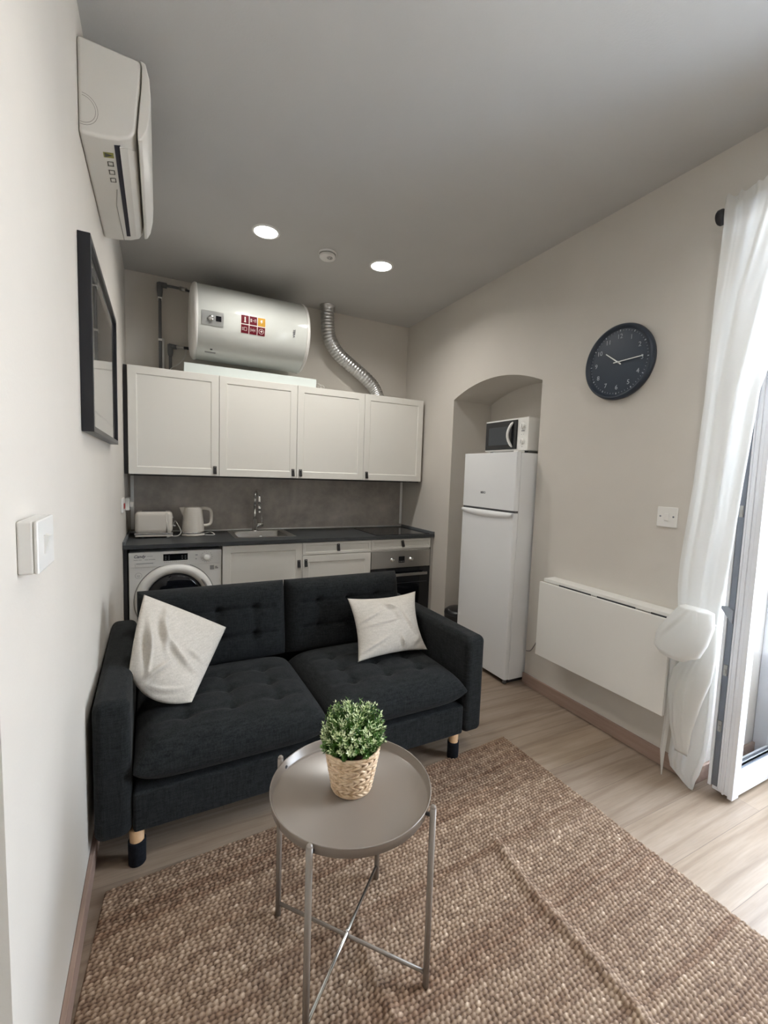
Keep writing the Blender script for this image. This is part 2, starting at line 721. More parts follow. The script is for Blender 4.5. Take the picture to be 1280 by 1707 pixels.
box(bm, LX0 + ST, LX1 - ST, -3.020, -3.006, LZ0 + .088, LZ1 - .085)
obj('pane', bm, GLASS, lf)
bm = B()
for s in (-3.030, -3.0):
    box(bm, LX0 + ST, LX0 + ST + .007, s, s + .006, LZ0 + .088, LZ1 - .085)
    box(bm, LX0 + ST, LX1 - ST, s, s + .006, LZ0 + .088, LZ0 + .095)
obj('pane_seal', bm, METALD, lf)
# curtain holdback on the leaf edge
bm = B()
tri = [(LYB - .036, .80), (LYB + .016, .868), (LYB - .016, .872), (LYB - .036, .86)]
fa = [bm.verts.new((LX0 - .010, y_, z_)) for y_, z_ in tri]
fb = [bm.verts.new((LX0 + .001, y_, z_)) for y_, z_ in tri]
bm.faces.new(fa); bm.faces.new(fb[::-1])
for k in range(4):
    bm.faces.new((fa[k], fa[(k + 1) % 4], fb[(k + 1) % 4], fb[k]))
obj('corner_catch', bm, mat('catch_grey', (.30, .33, .38), .5), lf)

# other leaf, folded outward: lower panel and its frame seen through the glass
t = thing('trim_1', None, None, (3.2, -2.8, 0), kind='structure')
bm = B()
box(bm, 3.05, 3.09, DY1, DY0, .0, .115)
box(bm, 3.05, 3.09, DY1, DY0, .47, .525)
box(bm, 3.05, 3.09, -3.04, -2.98, .1, .5)
obj('panel_frame', bm, PVC, t, bevel=.004)
obj('panel', box(B(), 3.062, 3.078, DY1, DY0, .115, .47), GREYTILE and mat('shutter_panel', (.66, .70, .75), .5), t)
bm = B()
for k in range(2):
    box(bm, 3.047, 3.052, -2.99 - .0, -2.94, .055 + .014 * k, .061 + .014 * k)
obj('vent_slot', bm, METALD, t)

# outside
bm = B(); box(bm, XO, 4.3, -6, .2, -.14, -.04)
structure('balcony_slab', bm, GREYTILE)
rl = thing('balcony_railing', 'dark iron balcony railing outside the open glazed door', 'railing', (4.2, -3, -.04))
bm = B(); box(bm, 4.18, 4.22, -6, .2, 1.0, 1.03); box(bm, 4.19, 4.21, -6, .2, .06, .08)
obj('rail', bm, BLACKM, rl)
for k in range(52):
    y = -5.9 + k * .115
    obj('baluster', tube(B(), [(4.2, y, -.04), (4.2, y, 1.0)], .007, 6), BLACKM, rl)
fc = thing('opposite_building', 'pale sunlit building across the street seen past the glazed door', 'building', (11, 0, -6))
bm = B(); box(bm, 11, 14, -10, 16, -6, 3.2)
obj('facade_wall', bm, FACADE, fc)
for iy in range(6):
    for iz in range(2):
        y0 = -6 + iy * 3.4
        z0 = -3.6 + iz * 3.6
        wf = obj('window', box(box(B(), 10.94, 11.0, y0 - .1, y0 + 1.3, z0 - .1, z0), 10.97, 11.0, y0, y0 + 1.2, z0, z0 + 2.1), PVC, fc)
        obj('window_pane', box(B(), 10.955, 10.97, y0 + .1, y0 + 1.1, z0 + .1, z0 + 2.0), mat('window_dark', (.25, .28, .3), .2) if iy + iz == 0 else bpy.data.materials['window_dark'], wf)
obj('cornice', box(B(), 10.7, 11, -10, 16, -.55, -.25), mat('terracotta_band', (.55, .33, .22), .8), fc)

# ================================================================ kitchen
X0 = .028
# backsplash and strips
o = obj('backsplash_panel', box(B(), .02, 2.437, -.012, -.001, .89, 1.345), CONC)
tag(o, 'grey concrete-look splashback panel between wall cabinets and worktop', 'splashback')
for sx, lab in ((.022, 'slim pale vertical edge strip at left end of the splashback'), (2.428, 'slim pale vertical edge strip at right end of the splashback')):
    o = obj('edge_strip', box(B(), sx - .003, sx + .021, -.022, -.012, .905, 1.342), STRIP, bevel=.002)
    tag(o, lab, 'trim strip', 'edge strips of the splashback')
wt = thing('worktop', 'dark slate-look worktop running from wall to wall', 'worktop', (1.22, -.32, .848))
WZ = .8763
# worktop slab with sink cut-out
bm = B()
SX0, SX1, SY0, SY1 = .765, 1.155, -.45, -.115
for a in ((0.001, SX0, -.635, -.012), (SX1, X - .001, -.635, -.012), (SX0, SX1, -.635, SY0), (SX0, SX1, SY1, -.012)):
    box(bm, a[0], a[1], a[2], a[3], WZ - .028, WZ)
bmesh.ops.remove_doubles(bm, verts=bm.verts[:], dist=1e-5)
obj('slab', bm, WTOP, wt)
bm = B()
tube(bm, [(.002, -.019, WZ + .007), (X - .002, -.019, WZ + .007)], .007, 8)
obj('sealing_strip', bm, STRIP, wt, label='pale sealing strip along the splashback')
UPG = mat('upstand_grey', (.14, .15, .16), .5)
for ux_ in (.001, X - .016):
    obj('upstand', box(B(), ux_, ux_ + .015, -.635, -.03, WZ, WZ + .022), UPG, wt, bevel=.002, label='grey upstand strip')


def shaker(x0, x1, yf, z0, z1, parent, name, m=WHITE_S, border=.052, flat=False, deep=.02):
    """door or drawer front facing -y, its face at yf; chamfered border round a recessed panel"""
    g = .0015
    x0 += g; x1 -= g; z0 += g; z1 -= g
    bm = B()
    if flat:
        box(bm, x0, x1, yf, yf + deep, z0, z1)
        return obj(name, bm, m, parent, bevel=.0025)
    b = border
    rec = .0055
    ch_ = .006
    def ring(ax0, ax1, az0, az1, y):
        return [bm.verts.new(p) for p in ((ax0, y, az0), (ax1, y, az0), (ax1, y, az1), (ax0, y, az1))]
    r = [ring(x0, x1, z0, z1, yf + deep), ring(x0, x1, z0, z1, yf + .0015), ring(x0 + .0015, x1 - .0015, z0 + .0015, z1 - .0015, yf),
         ring(x0 + b, x1 - b, z0 + b, z1 - b, yf), ring(x0 + b + ch_, x1 - b - ch_, z0 + b + ch_, z1 - b - ch_, yf + rec)]
    for a, c in zip(r, r[1:]):
        for k in range(4):
            bm.faces.new((a[k], a[(k + 1) % 4], c[(k + 1) % 4], c[k]))
    bm.faces.new(r[-1])
    bm.faces.new(r[0][::-1])
    return obj(name, bm, m, parent)


def pull(x, yf, z, parent, ang=0):
    """folded black leather tab fixed by a steel screw"""
    mt = Matrix.Translation((x, yf, z + .024)) @ Matrix.Rotation(rad(ang), 4, 'Y') @ Matrix.Translation((-x, -yf, -z - .024))
    bm = B()
    w_ = .0115
    prof = [(0, .026), (.004, .026), (.007, .015), (.012, -.004), (.017, -.022), (.018, -.030), (.011, -.034), (.004, -.027), (.002, -.012), (0, .0)]
    for s0, s1 in ((-w_, w_),):
        a = [bm.verts.new(mt @ Vector((x + s0, yf - d, z + h))) for d, h in prof]
        b = [bm.verts.new(mt @ Vector((x + s1, yf - d, z + h))) for d, h in prof]
        n = len(prof)
        for k in range(n):
            bm.faces.new((a[k], a[(k + 1) % n], b[(k + 1) % n], b[k]))
        bm.faces.new(a)
        bm.faces.new(b[::-1])
    h = obj('handle', bm, LEATHER, parent, bevel=.001, label='black leather tab handle')
    obj('screw', lathe(B(), [(0, .0035), (.002, .0035), (.003, .002), (.003, 0)], 10, axis((x, yf - .0045, z + .019), (0, -1, 0))), STEEL, h)


UB, UT, UD = 1.3468, 2.1008, .403
labs = ['white wall cabinet at the left end of the row, against the left wall',
        'white wall cabinet second from the left, under the right part of the water heater',
        'white wall cabinet third from the left, handle at its lower left corner',
        'white wall cabinet at the right end of the row, extractor duct rising behind it']
for i in range(4):
    xa, xb = X0 + .6 * i, X0 + .6 * (i + 1)
    t = thing('wall_cabinet', labs[i], 'wall cabinet', ((xa + xb) / 2, -.2, UB), group='white wall cabinets over the worktop')
    obj('body', box(B(), xa + .0008, xb - .0008, -.382, -.013 if False else -.002, UB + .004, UT - .002), WHITE_S, t)
    d = shaker(xa, xb, -UD, UB, UT, t, 'door')
    hx = xb - .03 if i in (0, 1) else xa + .033
    pull(hx, -UD, UB + .05, d)
o = obj('filler_strip', box(B(), .003, .026, -.38, -.36, UB, UT), BLACKM)
tag(o, 'dark filler strip between left wall and wall cabinets', 'filler strip')
o = obj('light_pelmet', box(B(), X0 + .01, X0 + 2.39, -.375, -.355, UB - .010, UB - .001), BLACKM)
tag(o, 'thin dark strip under the front edge of the wall cabinets', 'trim strip')
o = obj('shelf_board', box(box(B(), .388, 1.392, -.372, -.352, UT + .001, 2.172), .388, 1.392, -.352, -.03, UT + .001, UT + .02), CERAM, bevel=.002)
tag(o, 'pale white board standing on the wall cabinets under the water heater', 'board')

# base units
BZ1 = WZ - .028 - .004
YB = -.62
t = thing('sink_cabinet', 'white base cabinet under the sink, beside the washing machine', 'base cabinet', (.928, -.31, 0), group='white base units')
obj('body', box(box(box(B(), .632, .65, -.6, -.02, .08, .846), 1.206, 1.224, -.6, -.02, .08, .846), .65, 1.206, -.6, -.02, .08, .098), WHITE_S, t)
d = shaker(.628, 1.228, YB, .084, BZ1, t, 'door')
pull(1.199, YB, .682, d)
t = thing('drawer_cabinet', 'white base cabinet with one drawer over a door, between sink and oven', 'base cabinet', (1.528, -.31, 0), group='white base units')
obj('body', box(B(), 1.229, 1.827, -.6, -.02, .08, .846), WHITE_S, t)
d = shaker(1.228, 1.828, YB, .743, BZ1, t, 'drawer', border=.02)
pull(1.528, YB, .80, d)
d = shaker(1.228, 1.828, YB, .084, .740, t, 'door')
pull(1.256, YB, .685, d)
t = thing('oven_cabinet', 'white base cabinet with a slim drawer over the built-in oven', 'base cabinet', (2.128, -.31, 0), group='white base units')
bm = B()
for a in ((1.829, 1.845, -.6, -.02, .08, .846), (2.411, 2.427, -.6, -.02, .08, .846), (1.845, 2.411, -.6, -.02, .08, .12), (1.845, 2.411, -.6, -.02, .735, .846)):
    box(bm, *a)
obj('body', bm, WHITE_S, t)
d = shaker(1.828, 2.428, YB, .755, BZ1, t, 'drawer', border=.02)
pull(2.131, YB, .805, d, -8)
o = obj('plinth', box(B(), .63, 2.43, -.56, -.545, 0, .078), WHITE_S)
tag(o, 'white plinth board under the base units', 'plinth')
o = obj('end_board', box(B(), 2.431, 2.4565, -.62, -.02, .0, .846), mat('grey_side_panel', (.36, .34, .31), .6))
tag(o, 'narrow grey filler panel between oven unit and right wall', 'filler panel')
o = obj('end_board', box(B(), .002, .024, -.60, -.02, .0, .846), BLACKM)
tag(o, 'narrow black panel between left wall and washing machine', 'filler panel')

# oven
t = thing('oven', 'built-in oven with steel control panel and black glass door', 'oven', (2.128, -.6, .12))
obj('housing', box(B(), 1.848, 2.408, -.598, -.06, .13, .73), BLACKM, t)
cp = obj('control_panel', box(B(), 1.831, 2.426, -.622, -.6, .588, .738), STEEL, t, bevel=.002)
obj('display', box(B(), 2.098, 2.158, -.624, -.621, .632, .688), GLASSB, cp)
obj('display_digits', join_me([text('12:08', .013, frame_m((2.128, -.6245, .668), (1, 0, 0), (0, 0, 1)), .0003)]), mat('display_grey', (.2, .2, .22), .5), cp) if False else None
bm = B()
for k in range(3):
    lathe(bm, [(0, .004), (.002, .004), (.002, 0)], 8, axis((2.110 + .018 * k, -.624, .643), (0, -1, 0)))
obj('display_button', bm, STEEL, cp)
for kx in (2.035, 2.222):
    bm = B()
    lathe(bm, [(0, .021), (.004, .021), (.006, .017), (.022, .015), (.024, .012), (.024, 0)], 24, axis((kx, -.622, .660), (0, -1, 0)))
    k_ = obj('knob', bm, CHROME, cp)
    obj('knob_mark', box(B(), kx - .001, kx + .001, -.647, -.6455, .662, .674), INK, k_)
dr = obj('door', box(B(), 1.831, 2.426, -.620, -.6, .135, .584), GLASSB, t, bevel=.002)
obj('door_trim', box(box(B(), 1.86, 2.40, -.6215, -.6195, .445, .448), 1.86, 2.40, -.6215, -.6195, .18, .183), mat('oven_line', (.04, .045, .05), .3), dr)
bm = B()
box(bm, 1.936, 2.378, -.662, -.650, .518, .542)
box(bm, 1.95, 1.965, -.652, -.62, .522, .538)
box(bm, 2.349, 2.364, -.652, -.62, .522, .538)
obj('handle', bm, STEEL, dr, bevel=.002)

# hob
o = thing('induction_hob', 'black glass hob set flush in the right end of the worktop', 'hob', (2.13, -.36, WZ))
obj('glass_plate', box(B(), 1.88, 2.425, -.60, -.115, WZ, WZ + .005), GLASSB, o, bevel=.002)
bm = B()
for cx_, cy_, rr in ((2.02, -.47, .09), (2.29, -.47, .075), (2.02, -.23, .075), (2.29, -.23, .09)):
    for k in range(40):
        a0, a1 = 2 * pi * k / 40, 2 * pi * (k + 1) / 40
        quad(bm, [(cx_ + rr * cos(a0), cy_ + rr * sin(a0), WZ + .0053), (cx_ + (rr + .0015) * cos(a0), cy_ + (rr + .0015) * sin(a0), WZ + .0053), (cx_ + (rr + .0015) * cos(a1), cy_ + (rr + .0015) * sin(a1), WZ + .0053), (cx_ + rr * cos(a1), cy_ + rr * sin(a1), WZ + .0053)])
obj('cooking_zone', bm, mat('hob_print', (.05, .05, .055), .3), o)

# sink
t = thing('sink', 'steel inset sink in the dark worktop', 'sink', (.96, -.25, .72))
bm = B()
RX0, RX1, RY0, RY1 = .735, 1.215, -.475, -.045
zr = WZ + .003
# rim as four slabs
for a in ((RX0, SX0, RY0, RY1), (SX1, RX1, RY0, RY1), (SX0, SX1, RY0, SY0), (SX0, SX1, SY1, RY1)):
    box(bm, a[0], a[1], a[2], a[3], WZ + .0002, zr)
bmesh.ops.remove_doubles(bm, verts=bm.verts[:], dist=1e-5)
obj('rim', bm, STEEL, t)
bm = B()
zb = .735
v = {}
loops = []
for (ins, z) in ((.001, zr), (.004, zr - .01), (.008, zb + .03), (.035, zb), (.12, zb - .004)):
    x0_, x1_, y0_, y1_ = SX0 + ins, SX1 - ins, SY0 + ins, SY1 - ins
    rr = .035 if ins < .1 else .02
    lp = []
    for cx_, cy_, a0 in ((x1_ - rr, y1_ - rr, 0), (x0_ + rr, y1_ - rr, 90), (x0_ + rr, y0_ + rr, 180), (x1_ - rr, y0_ + rr, 270)):
        for k in range(6):
            a = rad(a0 + 90 * k / 5)
            lp.append(bm.verts.new((cx_ + rr * cos(a), cy_ + rr * sin(a), z)))
    loops.append(lp)
for a, b in zip(loops, loops[1:]):
    for k in range(len(a)):
        f = bm.faces.new((a[k], a[(k + 1) % len(a)], b[(k + 1) % len(a)], b[k]))
        f.smooth = True
bm.faces.new(loops[-1])
obj('bowl', bm, mat('bowl_steel', (.34, .33, .31), .28, 1), t)
bm = B()
lathe(bm, [(0, .022), (.004, .022), (.006, .018), (.006, 0)], 20, axis((1.0, -.122, .82), (0, -1, 0)))
for k in range(5):
    lathe(bm, [(0, .003), (.001, .003), (.001, 0)], 6, axis((1.0 + .011 * cos(k * 1.256), -.1285, .82 + .011 * sin(k * 1.256)), (0, -1, 0)))
obj('overflow', bm, CHROME, t)
t = thing('kitchen_tap', 'tall chrome gooseneck tap behind the sink', 'tap', (.957, -.083, zr))
bm = B()
lathe(bm, [(0, .026), (.006, .026), (.008, .022), (.10, .022), (.104, .016), (.104, 0)], 24, Matrix.Translation((.957, -.083, zr)))
obj('body', bm, CHROME, t)
bm = B()
pts = [(.957, -.083, zr + .10), (.957, -.083, zr + .27)]
for k in range(1, 13):
    a = pi * k / 12 * 1.02
    pts.append((.957 + .006 * (1 - cos(a)) * .9, -.083 - .075 * (1 - cos(a)) * .9, zr + .27 + .085 * sin(a)))
pts.append((pts[-1][0], pts[-1][1], pts[-1][2] - .02))
tube(bm, pts, .0125, 14)
obj('spout', bm, CHROME, t)
e = pts[-1]
bm = B()
tube(bm, [e, (e[0] + .002, e[1], e[2] - .075)], [.0145, .0145], 14)
obj('spray_head', bm, CHROME, t)
bm = B()
tube(bm, [(.977, -.083, zr + .055), (1.027, -.083, zr + .055)], .018, 16)
tube(bm, [(1.018, -.083, zr + .06), (1.018, -.078, zr + .145)], [.006, .0045], 8)
obj('lever', bm, CHROME, t)

# washing machine
t = thing('washing_machine', 'white front-loading washing machine under the left end of the worktop', 'washing machine', (.329, -.3, 0))
wy = -.60
obj('body', box(B(), .031, .626, wy + .004, -.05, .012, .819), PLAST, t, bevel=.008, seg=3)
fp = obj('control_panel', box(B(), .033, .624, wy, wy + .006, .716, .817), PLAST, t, bevel=.003)
obj('display', box(B(), .242, .397, wy - .0012, wy + .001, .753, .800), GLASSB, fp)
bm = B()
for k in range(12):
    box(bm, .246 + k * .0125, .252 + k * .0125, wy - .0018, wy - .001, .743, .7445)
for k in range(4):
    for j in range(3):
        box(bm, .252 + [0, .02, .105, .125][k], .262 + [0, .02, .105, .125][k], wy - .0020, wy - .0012, .762 + j * .011, .7645 + j * .011)
obj('display_marks', bm, GREYINK, fp)
bm = B()
lathe(bm, [(0, .030), (.003, .030), (.005, .025), (.020, .022), (.024, .018), (.024, 0)], 28, axis((.522, wy, .768), (0, -1, 0)))
obj('programme_knob', bm, PLAST, fp)
bm = B()
for k in range(16):
    a = 2 * pi * k / 16
    cxk, czk = .522 + .038 * cos(a), .768 + .038 * sin(a)
    box(bm, cxk - .004, cxk + .004, wy - .0010, wy + .0002, czk - .001, czk + .001)
box(bm, .447, .462, wy - .0015, wy, .782, .788)
lathe(bm, [(0, .004), (.001, .004), (.001, 0)], 10, axis((.452, wy - .0006, .757), (0, -1, 0)))
obj('dial_marks', bm, GREYINK, fp)
dw = obj('detergent_drawer', box(B(), .070, .190, wy - .004, wy + .001, .716, .746), PLAST, t, bevel=.003)
obj('drawer_grip', box(B(), .078, .180, wy - .0046, wy - .0035, .739, .743), GREYINK, dw)
mt = frame_m((.062, wy - .001, .790), (1, 0, 0), (0, 0, 1))
obj('logo', join_me([text('Candy', .027, mt, .0003, 'LEFT', .3, .0008)]), LOGOG, t)
bm = B()
for k, (xa, xb) in enumerate(((.062, .088), (.092, .110), (.128, .148), (.152, .192))):
    box(bm, xa, xb, wy - .001, wy, .7655, .768)
box(bm, .142, .178, wy - .001, wy, .789, .791)
obj('panel_print', bm, GREYINK, t)
bm = B()
box(bm, .545, .572, wy + .0025, wy + .0045, .672, .702)
obj('energy_label', bm, GREYINK, t)
bm = B()
box(bm, .580, .594, wy + .0025, wy + .0045, .690, .694); box(bm, .580, .600, wy + .0025, wy + .0045, .679, .683)
obj('side_print', bm, INK, t)
bm = B()
for k in range(24):
    a0, a1 = 2 * pi * k / 24, 2 * pi * (k + 1) / 24
    quad(bm, [(.090 + r_ * cos(a), wy + .003, .658 + r_ * sin(a)) for r_, a in ((.019, a0), (.0205, a0), (.0205, a1), (.019, a1))])
box(bm, .080, .100, wy + .0025, wy + .0035, .656, .659); box(bm, .082, .098, wy + .0025, wy + .0035, .647, .649)
obj('capacity_mark', bm, GREYINK, t)
DCX, DCZ = .318, .475
bm = B()
lathe(bm, [(-.001, .262), (.0, .2575), (.0015, .2575)], 64, axis((DCX, wy + .0035, DCZ), (0, -1, 0)))
obj('door_gap', bm, INK, t)
dd = obj('door_ring', lathe(B(), [(0, .254), (.012, .252), (.026, .243), (.034, .226), (.034, .212), (.024, .198), (.010, .190), (.004, .186)], 64, axis((DCX, wy + .002, DCZ), (0, -1, 0))), PLAST, t)
obj('door_glass', lathe(B(), [(.004, .188), (.014, .182), (.022, .16), (.030, .11), (.034, .05), (.035, 0)], 48, axis((DCX, wy + .002, DCZ), (0, -1, 0))), GLASSB, dd)
bm = B()
pts = [(DCX + .218 * cos(rad(a)), wy - .033, DCZ + .218 * sin(rad(a))) for a in range(8, 44, 4)]
tube(bm, pts, [.003] + [.007] * (len(pts) - 2) + [.003], 8)
obj('door_grip', bm, GREYINK, dd)

# toaster
t = thing('toaster', 'white two-slot toaster with chrome base band, on the worktop at left', 'toaster', (.19, -.26, WZ))
TX0, TX1, TY0, TY1 = .060, .308, -.335, -.175
bm = B(); box(bm, TX0, TX1, TY0, TY1, WZ + .036, WZ + .195)
obj('shell', bm, mat('cream_plastic', (.60, .565, .51), .3), t, bevel=.028, seg=5)
bm = B(); box(bm, TX0 - .003, TX1 + .003, TY0 - .003, TY1 + .003, WZ + .024, WZ + .040)
obj('base_band', bm, CHROME, t, bevel=.006, seg=3)
bm = B(); box(bm, TX0, TX1, TY0, TY1, WZ + .010, WZ + .026)
obj('base', bm, bpy.data.materials['cream_plastic'], t, bevel=.005)
bm = B()
for x_, y_ in ((TX0 + .05, TY0 + .02), (TX1 - .04, TY0 + .02), (TX0 + .05, TY1 - .02), (TX1 - .04, TY1 - .02)):
    tube(bm, [(x_, y_, WZ + .0005), (x_, y_, WZ + .012)], .008, 10)
obj('foot', bm, GREYP, t)
bm = B()
for y_ in (-.288, -.232):
    box(bm, TX0 + .045, TX1 - .045, y_ - .012, y_ + .012, WZ + .190, WZ + .1958)
obj('slot', bm, INK, t)
obj('seam', box(B(), TX1 - .042, TX1 - .036, TY0 - .0015, TY1 + .0015, WZ + .03, WZ + .188), CHROME, t)
bm = B(); box(bm, TX1 - .002, TX1 + .022, -.265, -.245, WZ + .075, WZ + .088); box(bm, TX1 - .001, TX1 + .008, -.262, -.248, WZ + .14, WZ + .15)
obj('lever', bm, CHROME, t, bevel=.002)
obj('cord', tube(B(), smoothpath([(.30, -.20, WZ + .02), (.325, -.19, WZ + .11), (.352, -.22, WZ + .075), (.368, -.25, WZ + .03), (.345, -.28, WZ + .006), (.30, -.30, WZ + .006), (.27, -.345, WZ + .006)]), .0035, 8), CORD, t)

# kettle
t = thing('kettle', 'white electric kettle beside the toaster', 'kettle', (.458, -.24, WZ))
KM = bpy.data.materials['cream_plastic']
kx, ky = .455, -.24
obj('power_base', lathe(B(), [(0, .078), (.002, .083), (.014, .083), (.018, .078), (.018, 0)], 36, Matrix.Translation((kx, ky, WZ + .0005))), KM, t)
obj('chrome_band', lathe(B(), [(.018, .078), (.019, .081), (.034, .081), (.035, .078)], 36, Matrix.Translation((kx, ky, WZ))), CHROME, t)
bd = obj('jug', lathe(B(), [(.035, .079), (.06, .0795), (.12, .074), (.18, .069), (.215, .067), (.222, .064), (.224, .058), (.224, 0)], 40, Matrix.Translation((kx, ky, WZ))), KM, t)
bm = B()
a = [bm.verts.new(p) for p in ((kx - .060, ky - .022, WZ + .222), (kx - .060, ky + .022, WZ + .222), (kx - .098, ky, WZ + .221), (kx - .069, ky - .020, WZ + .15), (kx - .069, ky + .020, WZ + .15), (kx - .078, ky, WZ + .165))]
for f in ((0, 1, 2), (0, 2, 5, 3), (2, 1, 4, 5), (3, 5, 4), (1, 0, 3, 4)):
    bm.faces.new([a[i] for i in f])
obj('spout', bm, KM, t)
bm = B()
hp = smoothpath([(kx + .045, ky, WZ + .214), (kx + .10, ky, WZ + .212), (kx + .128, ky, WZ + .195), (kx + .134, ky, WZ + .15), (kx + .128, ky, WZ + .095), (kx + .10, ky, WZ + .078), (kx + .068, ky, WZ + .078)], 5)
tube(bm, hp, .0125, 10)
obj('handle', bm, KM, t)
obj('cord', tube(B(), smoothpath([(kx + .07, ky - .03, WZ + .006), (kx + .12, ky - .05, WZ + .006), (kx + .155, ky - .03, WZ + .006), (kx + .13, ky + .03, WZ + .02), (kx + .09, ky + .04, WZ + .008)]), .0035, 8), CORD, t)

# ================================================================ boiler and pipes
BY, BZc, BR = -.28, 2.495, .27
t = thing('water_heater', 'white horizontal cylindrical water heater mounted above the wall cabinets', 'water heater', (.865, BY, BZc))
bm = B()
mt = axis((0, BY, BZc), (1, 0, 0))
lathe(bm, [(.470, .2685), (.474, BR), (1.252, BR), (1.256, .2685)], 96, mt)
obj('tank', bm, BOIL, t)
lathe_l = [(.424, 0), (.425, .12), (.430, .20), (.438, .245), (.448, .264), (.458, .272), (.472, .272), (.472, .268)]
obj('end_cap', lathe(B(), lathe_l, 96, mt), PLAST, t)
obj('end_cap', lathe(B(), [(1.254, .268), (1.254, .272), (1.268, .272), (1.280, .262), (1.292, .235), (1.300, .18), (1.304, .10), (1.305, 0)], 96, mt), PLAST, t)


def cpatch(x0, x1, a0, a1, off, mi_=0, bm=None, n=6):
    bm = bm or B()
    rr = BR + off
    row = []
    for k in range(n + 1):
        a = rad(a0 + (a1 - a0) * k / n)
        row.append([(x, BY - rr * cos(a), BZc + rr * sin(a)) for x in (x0, x1)])
    for r_, s_ in zip(row, row[1:]):
        f = quad(bm, [r_[0], r_[1], s_[1], s_[0]])
    return bm


def cmat(x, a, off=.003):
    a = rad(a)
    return frame_m((x, BY - (BR + off) * cos(a), BZc + (BR + off) * sin(a)), (1, 0, 0), (0, sin(a), cos(a)))


bm = cpatch(.494, .640, -17, 2.5, .006)
bmesh.ops.solidify(bm, geom=bm.faces[:], thickness=.008)
cpn = obj('control_panel', bm, mat('panel_silver', (.55, .56, .55), .35), t)
obj('knob', lathe(B(), [(0, .021), (.014, .019), (.017, .015), (.017, 0)], 24, cmat(.555, -7.5, .006)), CHROME, cpn)
m_ = cmat(.605, -7.0, .0065)
obj('display', box(B(), -.018, .018, -.018, .018, 0, .001, mtx=m_), GLASSB, cpn)
bm = cpatch(.757, .935, -21, 6.5, .0012, n=10)
obj('sticker', bm, PRINT, t)
xs = [(.760, .814), (.819, .873), (.878, .932)]
ang = [(-20.5, -8.2), (-6.8, 5.8)]
for r_ in range(2):
    for c_ in range(3):
        bmx = cpatch(xs[c_][0], xs[c_][1], ang[r_][0], ang[r_][1], .002)
        st = obj('sticker_tile', bmx, YELL if (r_ == 1 and c_ == 2) else MAROON, t)
        am = (ang[r_][0] + ang[r_][1]) / 2
        mm = cmat((xs[c_][0] + xs[c_][1]) / 2, am, .0028)
        b2 = B()
        if (r_, c_) == (1, 0):
            box(b2, -.004, .004, -.018, .018, 0, .0004, mtx=mm); box(b2, -.007, .007, -.020, -.014, 0, .0004, mtx=mm)
        elif (r_, c_) == (1, 1):
            for k in range(3):
                box(b2, -.021, -.010, -.010 + k * .008, -.006 + k * .008, 0, .0004, mtx=mm)
            box(b2, -.006, .006, -.001, .001, 0, .0004, mtx=mm)
            for k in range(2):
                box(b2, .009 + k * .008, .011 + k * .008, -.011, .011, 0, .0004, mtx=mm)
            box(b2, .009, .019, .009, .011, 0, .0004, mtx=mm)
        elif (r_, c_) == (1, 2):
            for pp in ([(-.006, .014), (.008, .014), (.003, .002), (.009, .002), (-.006, -.016), (-.001, -.002), (-.008, -.002)],):
                b2.faces.new([b2.verts.new(mm @ Vector((x_, y_, .0003))) for x_, y_ in pp])
        elif (r_, c_) == (0, 0):
            for k in range(3):
                box(b2, -.020, -.010, -.009 + k * .008, -.006 + k * .008, 0, .0004, mtx=mm)
            for a_, c2_ in (((-.006, .012), (.012, .012)), ((-.006, -.010), (.012, -.010))):
                box(b2, a_[0], c2_[0], a_[1] - .001, a_[1] + .001, 0, .0004, mtx=mm)
            box(b2, -.006, -.004, -.010, .012, 0, .0004, mtx=mm); box(b2, .012, .014, -.010, .012, 0, .0004, mtx=mm)
        elif (r_, c_) == (0, 1):
            for k in range(4):
                box(b2, -.018 + k * .010, -.016 + k * .010, -.012 + .003 * (k % 2), .012 - .004 * (k % 2), 0, .0004, mtx=mm)
            box(b2, -.018, .014, -.001, .001, 0, .0004, mtx=mm)
        else:
            for k in range(20):
                a0, a1 = 2 * pi * k / 20, 2 * pi * (k + 1) / 20
                quad(b2, [mm @ Vector((rr * cos(a), rr * sin(a), .0003)) for rr, a in ((.016, a0), (.0185, a0), (.0185, a1), (.016, a1))])
            box(b2, -.009, .009, -.001, .004, 0, .0004, mtx=mm); box(b2, -.002, .004, -.008, .009, 0, .0004, mtx=mm)
        obj('tile_icon', b2, PRINT, st)
am = rad(-8.5)
mt2 = frame_m((1.150, BY - (BR + .0015) * cos(am), BZc + (BR + .0015) * sin(am)), (0, -sin(am) * 1.0, -cos(am)), (1, 0, 0))
mt2 = cmat(1.150, -8.5, .002) @ Matrix.Rotation(rad(-90), 4, 'Z')
obj('logo', join_me([text('TEKA', .024, mt2, .0004, bold=.0006)]), LOGOG, t)
bm = cpatch(.525, .60, -63, -60, .0012)
obj('rating_label', bm, GREYINK, t)
obj('button', box(B(), -.008, .008, -.005, .005, 0, .002, mtx=cmat(.568, -55, .001)), INK, t)
bm = B()
for bx in (.60, 1.12):
    box(bm, bx, bx + .04, BY + .22, -.0015, 2.36, 2.63)
obj('wall_bracket', bm, PLAST, t)

